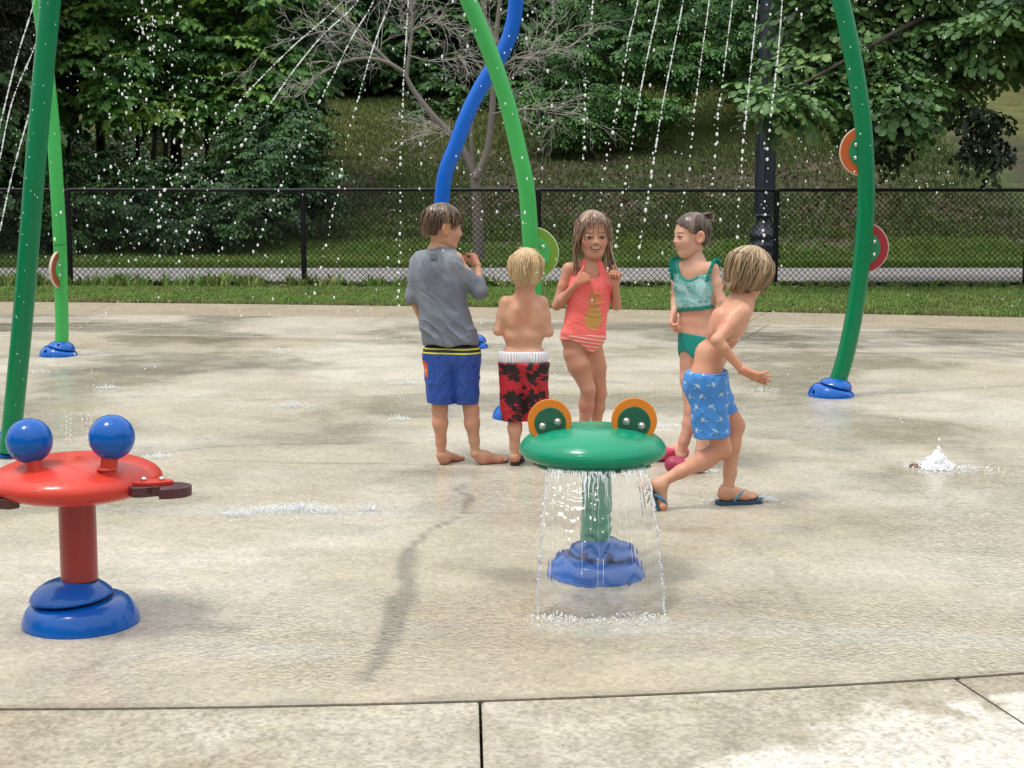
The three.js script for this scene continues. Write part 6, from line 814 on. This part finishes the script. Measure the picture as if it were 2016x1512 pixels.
function jet(label, group, D, pts, solid, seed) { // a jet that leaves its nozzle whole and breaks up into drops
  const R = rng(seed), first = at(pts[0][0] + (pts[0][0] - pts[1][0]) * 0.7, pts[0][1] - 120, D), c = new THREE.CatmullRomCurve3([first, ...pts.map(([x, y]) => at(x, y, D))], false, 'centripetal'), len = c.getLength(), list = [], o = c.getPointAt(0);
  for (let s = 0; s < len;) { const f = s / len, broken = sstep(solid, solid + 0.35, f), p = c.getPointAt(f), d = c.getTangentAt(f), r = mix(0.0044, 0.0074, broken) * (0.45 + 0.9 * R()); const j = 0.006 * broken; p.add(V((R() - 0.5) * j * 2, (R() - 0.5) * j, (R() - 0.5) * j * 2)); list.push([p.sub(o), r, mix(2.6, 1.15, broken) * (0.8 + 0.5 * R()), d]); if (broken > 0.5 && R() < 0.3) list.push([p.clone().add(V((R() - 0.5) * 0.05, (R() - 0.5) * 0.05, (R() - 0.5) * 0.05)), r * 0.5, 1]); s += mix(0.025, 0.044, broken) * (0.7 + 0.8 * R() * (0.4 + broken)); }
  const m = part('water_jet', beads(list), waterMat, scene, o); return tag(m, label, 'water jet', group);
}
const JL = 'jets arching in at the left edge', JF = 'jets fanning out from the overhead sprayer', JR = 'jets slanting down at the right';
[[[[68, 0], [33, 115], [4, 230], [-20, 330]], 'topmost of the three water jets at the left edge'], [[[70, 86], [25, 197], [0, 312], [-16, 400]], 'middle water jet of the three at the left edge'], [[[61, 209], [25, 340], [0, 455], [-14, 540]], 'lowest of the three water jets at the left edge']].forEach(([p, l], i) => jet(l, JL, 9.4, p, 0.75, 911 + i));
[[[[676, 0], [574, 94], [500, 168], [467, 205], [385, 305], [328, 369], [290, 430]], 'flattest water jet of the fan, reaching furthest over the maple'], [[[705, 0], [635, 70], [578, 139], [504, 246], [449, 324], [394, 398], [377, 447], [350, 520]], 'second flattest water jet of the fan before the shrub'], [[[736, 0], [693, 74], [656, 148], [619, 221], [586, 295], [553, 365], [527, 425], [508, 485]], 'middle water jet of the fan, crossing the rail left of the fence post'], [[[769, 0], [746, 61], [723, 131], [705, 197], [687, 262], [674, 320], [668, 369], [652, 430], [641, 488], [623, 558], [615, 600]], 'steep water jet of the fan falling just right of the fence post'], [[[804, 0], [799, 82], [794, 164], [792, 246], [787, 353], [789, 410], [788, 470], [785, 566], [784, 620]], 'straight falling water jet of the fan beside the grey shirted boy']].forEach(([p, l], i) => jet(l, JF, 10, p, [0.4, 0.35, 0.3, 0.25, 0.25][i], 921 + i));
[[[[1168, 0], [1159, 80], [1153, 164], [1150, 250], [1149, 328]], 'faint thin water jet above the coral swimsuit girl'], [[[1256, 0], [1237, 82], [1219, 197], [1205, 262], [1188, 344], [1180, 410]], 'water jet falling onto the coral swimsuit girl'], [[[1299, 0], [1280, 86], [1258, 197], [1239, 312], [1223, 406], [1211, 484]], 'water jet falling by the raised hand of the coral swimsuit girl'], [[[1345, 0], [1326, 98], [1305, 205], [1285, 328], [1264, 459], [1256, 508], [1250, 560]], 'water jet falling midway between the two girls'], [[[1396, 0], [1383, 98], [1367, 221], [1354, 349], [1342, 410]], 'water jet ending above the forehead of the teal girl'], [[[1442, 0], [1431, 90], [1416, 213], [1403, 361], [1398, 430]], 'water jet falling on the hair bun of the teal girl'], [[[1492, 0], [1477, 144], [1465, 271], [1453, 418], [1449, 484]], 'water jet falling left of the lamp post'], [[[1540, 0], [1531, 115], [1516, 246], [1508, 369], [1502, 492]], 'water jet crossing before the lamp post shaft']].forEach(([p, l], i) => jet(l, JR, 9.6, p, [0.1, 0.3, 0.4, 0.42, 0.42, 0.35, 0.4, 0.3][i], 941 + i));
{ // loose drops in the air; nobody could count them
  const L = []; const add = (x, y, D, r) => L.push([at(x, y, D), 0.78 * r * (D / 9), 1 + 0.9 * RW()]);
  for (let i = 0; i < 300; i++) { const y = RW() * 520, w = 40 + y * 0.28, x = 300 + (RW() + RW() + RW() - 1.5) * w * 1.3 - y * 0.02; add(x, y, 8 + 3 * RW(), 0.0035 + 0.006 * RW() ** 2); }
  for (let i = 0; i < 130; i++) add(130 + RW() * 720, 40 + RW() * 600, 7.5 + 4 * RW(), 0.003 + 0.005 * RW() ** 2);
  for (let i = 0; i < 150; i++) add(1060 + RW() * 520, RW() * 600, 7.2 + 3.2 * RW(), 0.003 + 0.0065 * RW() ** 2.2);
  for (let i = 0; i < 110; i++) add(820 + RW() * 260, RW() * 560, 6.6 + 3 * RW(), 0.0035 + 0.006 * RW() ** 2);
  for (let i = 0; i < 130; i++) add(1560 + RW() * 420, RW() * 380, 8 + 3 * RW(), 0.0025 + 0.003 * RW());
  for (let i = 0; i < 220; i++) { const x = RW() * 2016, y = 600 + RW() * 260; const p = G(x, y); add(x, y - 40 * RW(), -p.z - 0.05, 0.002 + 0.004 * RW()); }
  for (const [x0, x1] of [[20, 110], [10, 80]]) for (let i = 0; i < 34; i++) add(x0 + RW() * (x1 - x0), RW() * 800, 7.45, 0.002 + 0.0022 * RW());
  const o = new THREE.InstancedMesh(new THREE.IcosahedronGeometry(1, 1), waterMat, L.length), m = new THREE.Matrix4(), q = new THREE.Quaternion(); o.name = 'water_drops'; L.forEach(([p, r, s], i) => o.setMatrixAt(i, m.compose(p, q, V(r, r * s, r)))); o.castShadow = o.receiveShadow = true; scene.add(o); tag(o, 'loose spray of white water drops falling all over the splash pad', 'water drops', null, 'stuff');
}
function splash(label, x, y, rx, rz, h, n, seed, lean = 0) { // a crown of fine spikes and drops where falling water hits the ground
  const c = G(x, y), R = rng(seed), list = []; for (let i = 0; i < n; i++) { const a = R() * 6.2832, f = R() ** 0.8, p = V(Math.cos(a) * rx * f, 0.004, Math.sin(a) * rz * f), k = (1 - 0.6 * f), d = V(Math.cos(a) * 0.7 * f + (R() - 0.5) * 0.7 + lean, 1, Math.sin(a) * 0.7 * f + (R() - 0.5) * 0.7).normalize(), l = h * k * (0.2 + 0.8 * R() ** 2); if (R() < 0.4) list.push([p.clone().addScaledVector(d, l * 0.4), 0.0011 + 0.0014 * R(), Math.max(2, l / 0.004), d]); else list.push([p.clone().addScaledVector(d, l * (0.3 + R())), 0.0011 + 0.0021 * R() ** 2, 1.4, d]); }
  for (let i = 0; i < n * 0.35; i++) { const a = R() * 6.2832, f = Math.sqrt(R()) * 1.4; list.push([V(Math.cos(a) * rx * f, 0.001, Math.sin(a) * rz * f * 1.5), 0.001 + 0.0035 * R() ** 3, 0.4]); }
  return tag(part('water_splash', beads(list), foamMat, scene, V(c.x, 0, c.z)), label, 'splash', 'splashes on the wet pad');
}
splash('long white splash across the wet concrete right of the crab', 585, 1008, 0.2, 0.07, 0.06, 620, 1001); splash('small white splash at the left end of the long splash', 470, 1015, 0.07, 0.05, 0.045, 190, 1002); splash('small splash at the right end of the long splash', 725, 1005, 0.05, 0.03, 0.035, 90, 1003);
splash('splash on the pad below the light green left pole', 215, 766, 0.09, 0.06, 0.05, 170, 1004); splash('splash at the foot of the dark green left pole', 75, 735, 0.1, 0.06, 0.04, 120, 1005); splash('wide soft splash in the middle left of the pad', 580, 802, 0.16, 0.09, 0.06, 240, 1006); splash('splash left of the boy in blue swim shorts', 786, 828, 0.07, 0.05, 0.05, 150, 1007); splash('splash behind the grey shirted boy at hip height', 800, 757, 0.13, 0.05, 0.05, 170, 1008); splash('faint splash near the far edge of the pad', 552, 690, 0.09, 0.05, 0.03, 90, 1009); splash('splash right behind the red crab body', 310, 902, 0.08, 0.05, 0.04, 120, 1010); splash('soft splash left of the middle of the pad', 385, 782, 0.12, 0.06, 0.03, 100, 1011);
splash('splash kicked up by the front foot of the running boy', 1492, 986, 0.09, 0.06, 0.05, 380, 1012, 0.9); splash('splash of spray round the heel of the running boy', 1410, 990, 0.06, 0.04, 0.025, 110, 1013); splash('splash around the pink clogs of the teal girl', 1395, 930, 0.05, 0.04, 0.035, 120, 1014); splash('wide sheet of small splashes right of the bubbling jet', 1890, 925, 0.22, 0.08, 0.02, 240, 1015); splash('splash behind the frog eye at right', 1310, 842, 0.12, 0.06, 0.035, 150, 1016); splash('splash beyond the outstretched hand of the running boy', 1500, 770, 0.12, 0.05, 0.04, 100, 1017);
{ // bubbling jet at right
  const c = G(1842, 921), R = rng(1101), H = 0.11, f = (x, y, z) => { const t = clamp(y / H), r = 0.062 * Math.pow(1 - t, 1.25) + 0.01 * (1 - t) + 0.004; return (Math.hypot(x - 0.012 * t, z) - r * (0.6 + 0.9 * noise(x * 60 + 7, y * 45, z * 60)) - 0.006 * (noise(x * 160, y * 120, z * 160) - 0.5)) * 0.7; };
  const t = thing('bubbling_jet', 'white bubbling water jet rising from the pad at the right', 'water jet', V(c.x, 0.001, c.z)); part('foam', nets((x, y, z) => Math.max(f(x, y, z), -y, y - H), [-0.11, -0.01, -0.11], [0.11, 0.12, 0.11], 0.0035), foamMat, t);
  const L = []; for (let i = 0; i < 260; i++) { const a = R() * 6.28, r = 0.03 + 0.14 * R() ** 1.5, h = Math.max(0.002, 0.08 * (1 - r / 0.12) * R()); L.push([V(Math.cos(a) * r, h, Math.sin(a) * r), 0.0014 + 0.004 * R() ** 2, 0.8 + R()]); } L.push([V(0.012, 0.14, 0), 0.006, 1.3]); part('drops', beads(L), foamMat, t).userData.kind = 'stuff';
}
{ // two fine spurts from the crab's back
  const R = rng(1111), L = []; for (const [x0, x1] of [[122, 142], [163, 184]]) for (let i = 0; i < 46; i++) { const y = 812 + R() * 62; L.push([at(mix(x0, x1, Math.round(R() * 2.4) / 2.4) + (R() - 0.5) * 5, y, 5.05), 0.0012 + 0.0022 * R() ** 2, 1.6]); }
  const o = L[0][0].clone(); L.forEach((q) => q[0].sub(o)); tag(part('water_spurt', beads(L), waterMat, scene, o), 'thin spurts of water rising behind the red crab between its eyes', 'water jet', null, 'stuff');
}
{ // the sheet of water that falls from the frog's mouth
  const t = thing('water_sheet', 'clear sheet of water falling from the frog mouth to the ground', 'water sheet', frog.position.clone()), s = -frogAt.z / F, R0 = 147 * s * 0.87, top = at(1167, 884, -frogAt.z).y - 0.031, TH = 0.79;
  const flow = (u, v, off = 0) => { const a = (u * 2 - 1) * TH, w = 1 + 0.31 * v, xs = Math.sin(a) * R0, zs = Math.cos(a) * R0, x = xs * w - 0.01, z = mix(zs, 0.555 - 0.05 * (u * 2 - 1) ** 2, v) , y = top * (1 - v * v * 1.04); const k = off + (0.0026 * (noise(u * 60, v * 3.2, 3) - 0.5) + 0.004 * (noise(u * 22, v * 2 + u * 3, 5) - 0.5)) * (0.5 + v * 0.4) + 0.0024 * Math.sin(v * 88 + 7 * noise(u * 12, v * 7, 7)) * sstep(0.2, 0.6, v) * (0.3 + noise(u * 9, v * 6, 9)) + 0.0022 * (noise(u * 34, v * 40, 11) - 0.5); return V(x + Math.sin(a) * k * 0.6, y + k * 0.35 * (1 - v), z + k); };
  const NU = 240, NV = 190, pos = [], idx = [];
  for (const side of [0, 1]) for (let j = 0; j <= NV; j++) for (let i = 0; i <= NU; i++) { const p = flow(i / NU, j / NV, side ? -0.0035 : 0); pos.push(p.x, p.y, p.z); }
  const W = NU + 1, half = W * (NV + 1), quad = (a, b, c, d) => idx.push(a, b, c, b, d, c);
  for (let j = 0; j < NV; j++) for (let i = 0; i < NU; i++) { const a = j * W + i; quad(a, a + W, a + 1, a + W + 1); quad(half + a, half + a + 1, half + a + W, half + a + W + 1); }
  for (let i = 0; i < NU; i++) { quad(i, i + 1, half + i, half + i + 1); } for (let j = 0; j < NV; j++) { const a = j * W; quad(a, half + a, a + W, half + a + W); const b = a + NU; quad(b, b + W, half + b, half + b + W); }
  const g = new THREE.BufferGeometry(); g.setAttribute('position', new THREE.Float32BufferAttribute(pos, 3)); g.setIndex(idx); g.computeVertexNormals();
  part('sheet', g, M({ c: [1, 1, 1], roughness: 0.0, transmission: 0.98, thickness: 0.004, ior: 1.33, specularIntensity: 0.7 }), t);
  const R = rng(1201), L = [], along = (u, v0, v1, r, wob, mat) => { const pts = []; for (let k = 0; k <= 10; k++) { const v = mix(v0, v1, k / 10), p = flow(clamp(u + wob * (noise(u * 50, v * 14, 21) - 0.5)), v, 0.0015); pts.push(p); } L.push(tube(pts, r, 5, 18, r * 0.4)); };
  for (let i = 0; i < 460; i++) { const u = R(), v0 = R() * 0.08; if (noise(u * 16, 3.3, 41) < 0.28) continue; along(u, v0, v0 + 0.04 + 0.2 * R() ** 3, 0.0005 + 0.0009 * R() ** 2, 0.015); }
  for (let i = 0; i < 34; i++) { const u = R(), v0 = R() * 0.75; along(u, v0, Math.min(0.99, v0 + 0.06 + 0.15 * R()), 0.00025 + 0.0004 * R(), 0.01); }
  for (let i = 0; i < 16; i++) { const u = 0.37 + 0.22 * R(), v0 = R() * 0.2; along(u, v0, v0 + 0.2 + 0.3 * R(), 0.0006 + 0.0008 * R(), 0.03); }
  part('white_strands', merge(L), foamMat, t).userData.kind = 'stuff';
  for (const u of [0.003, 0.997]) { const pts = []; for (let k = 0; k <= 60; k++) { const v = k / 60; pts.push(flow(u, v).add(V(0.005 * (noise(v * 30, u * 9, 31) - 0.5), 0, 0.004 * (noise(v * 34, u * 5, 33) - 0.5)))); } const c = new THREE.CatmullRomCurve3(pts), e = tube(c, 0.0042, 8, 200), p = e.attributes.position; part('edge_rope', e, M({ c: [0.97, 0.98, 1], roughness: 0.05, transmission: 0.8, thickness: 0.005, ior: 1.33 }), t); const D = []; for (let k = 0; k < 46; k++) { const v = R(); D.push([c.getPointAt(v).add(V((R() - 0.5) * 0.012, 0, (R() - 0.5) * 0.01)), 0.0012 + 0.0022 * R(), 1.6]); } part('edge_drops', beads(D), foamMat, t).userData.kind = 'stuff'; }
}
splash('splash where the left edge of the frog water sheet lands', 1085, 1224, 0.09, 0.07, 0.03, 110, 1301); splash('splash where the right edge of the frog water sheet lands', 1262, 1222, 0.09, 0.07, 0.03, 100, 1302); splash('faint splash line under the middle of the frog water sheet', 1172, 1226, 0.14, 0.06, 0.014, 50, 1303);
renderer.render(scene, camera);
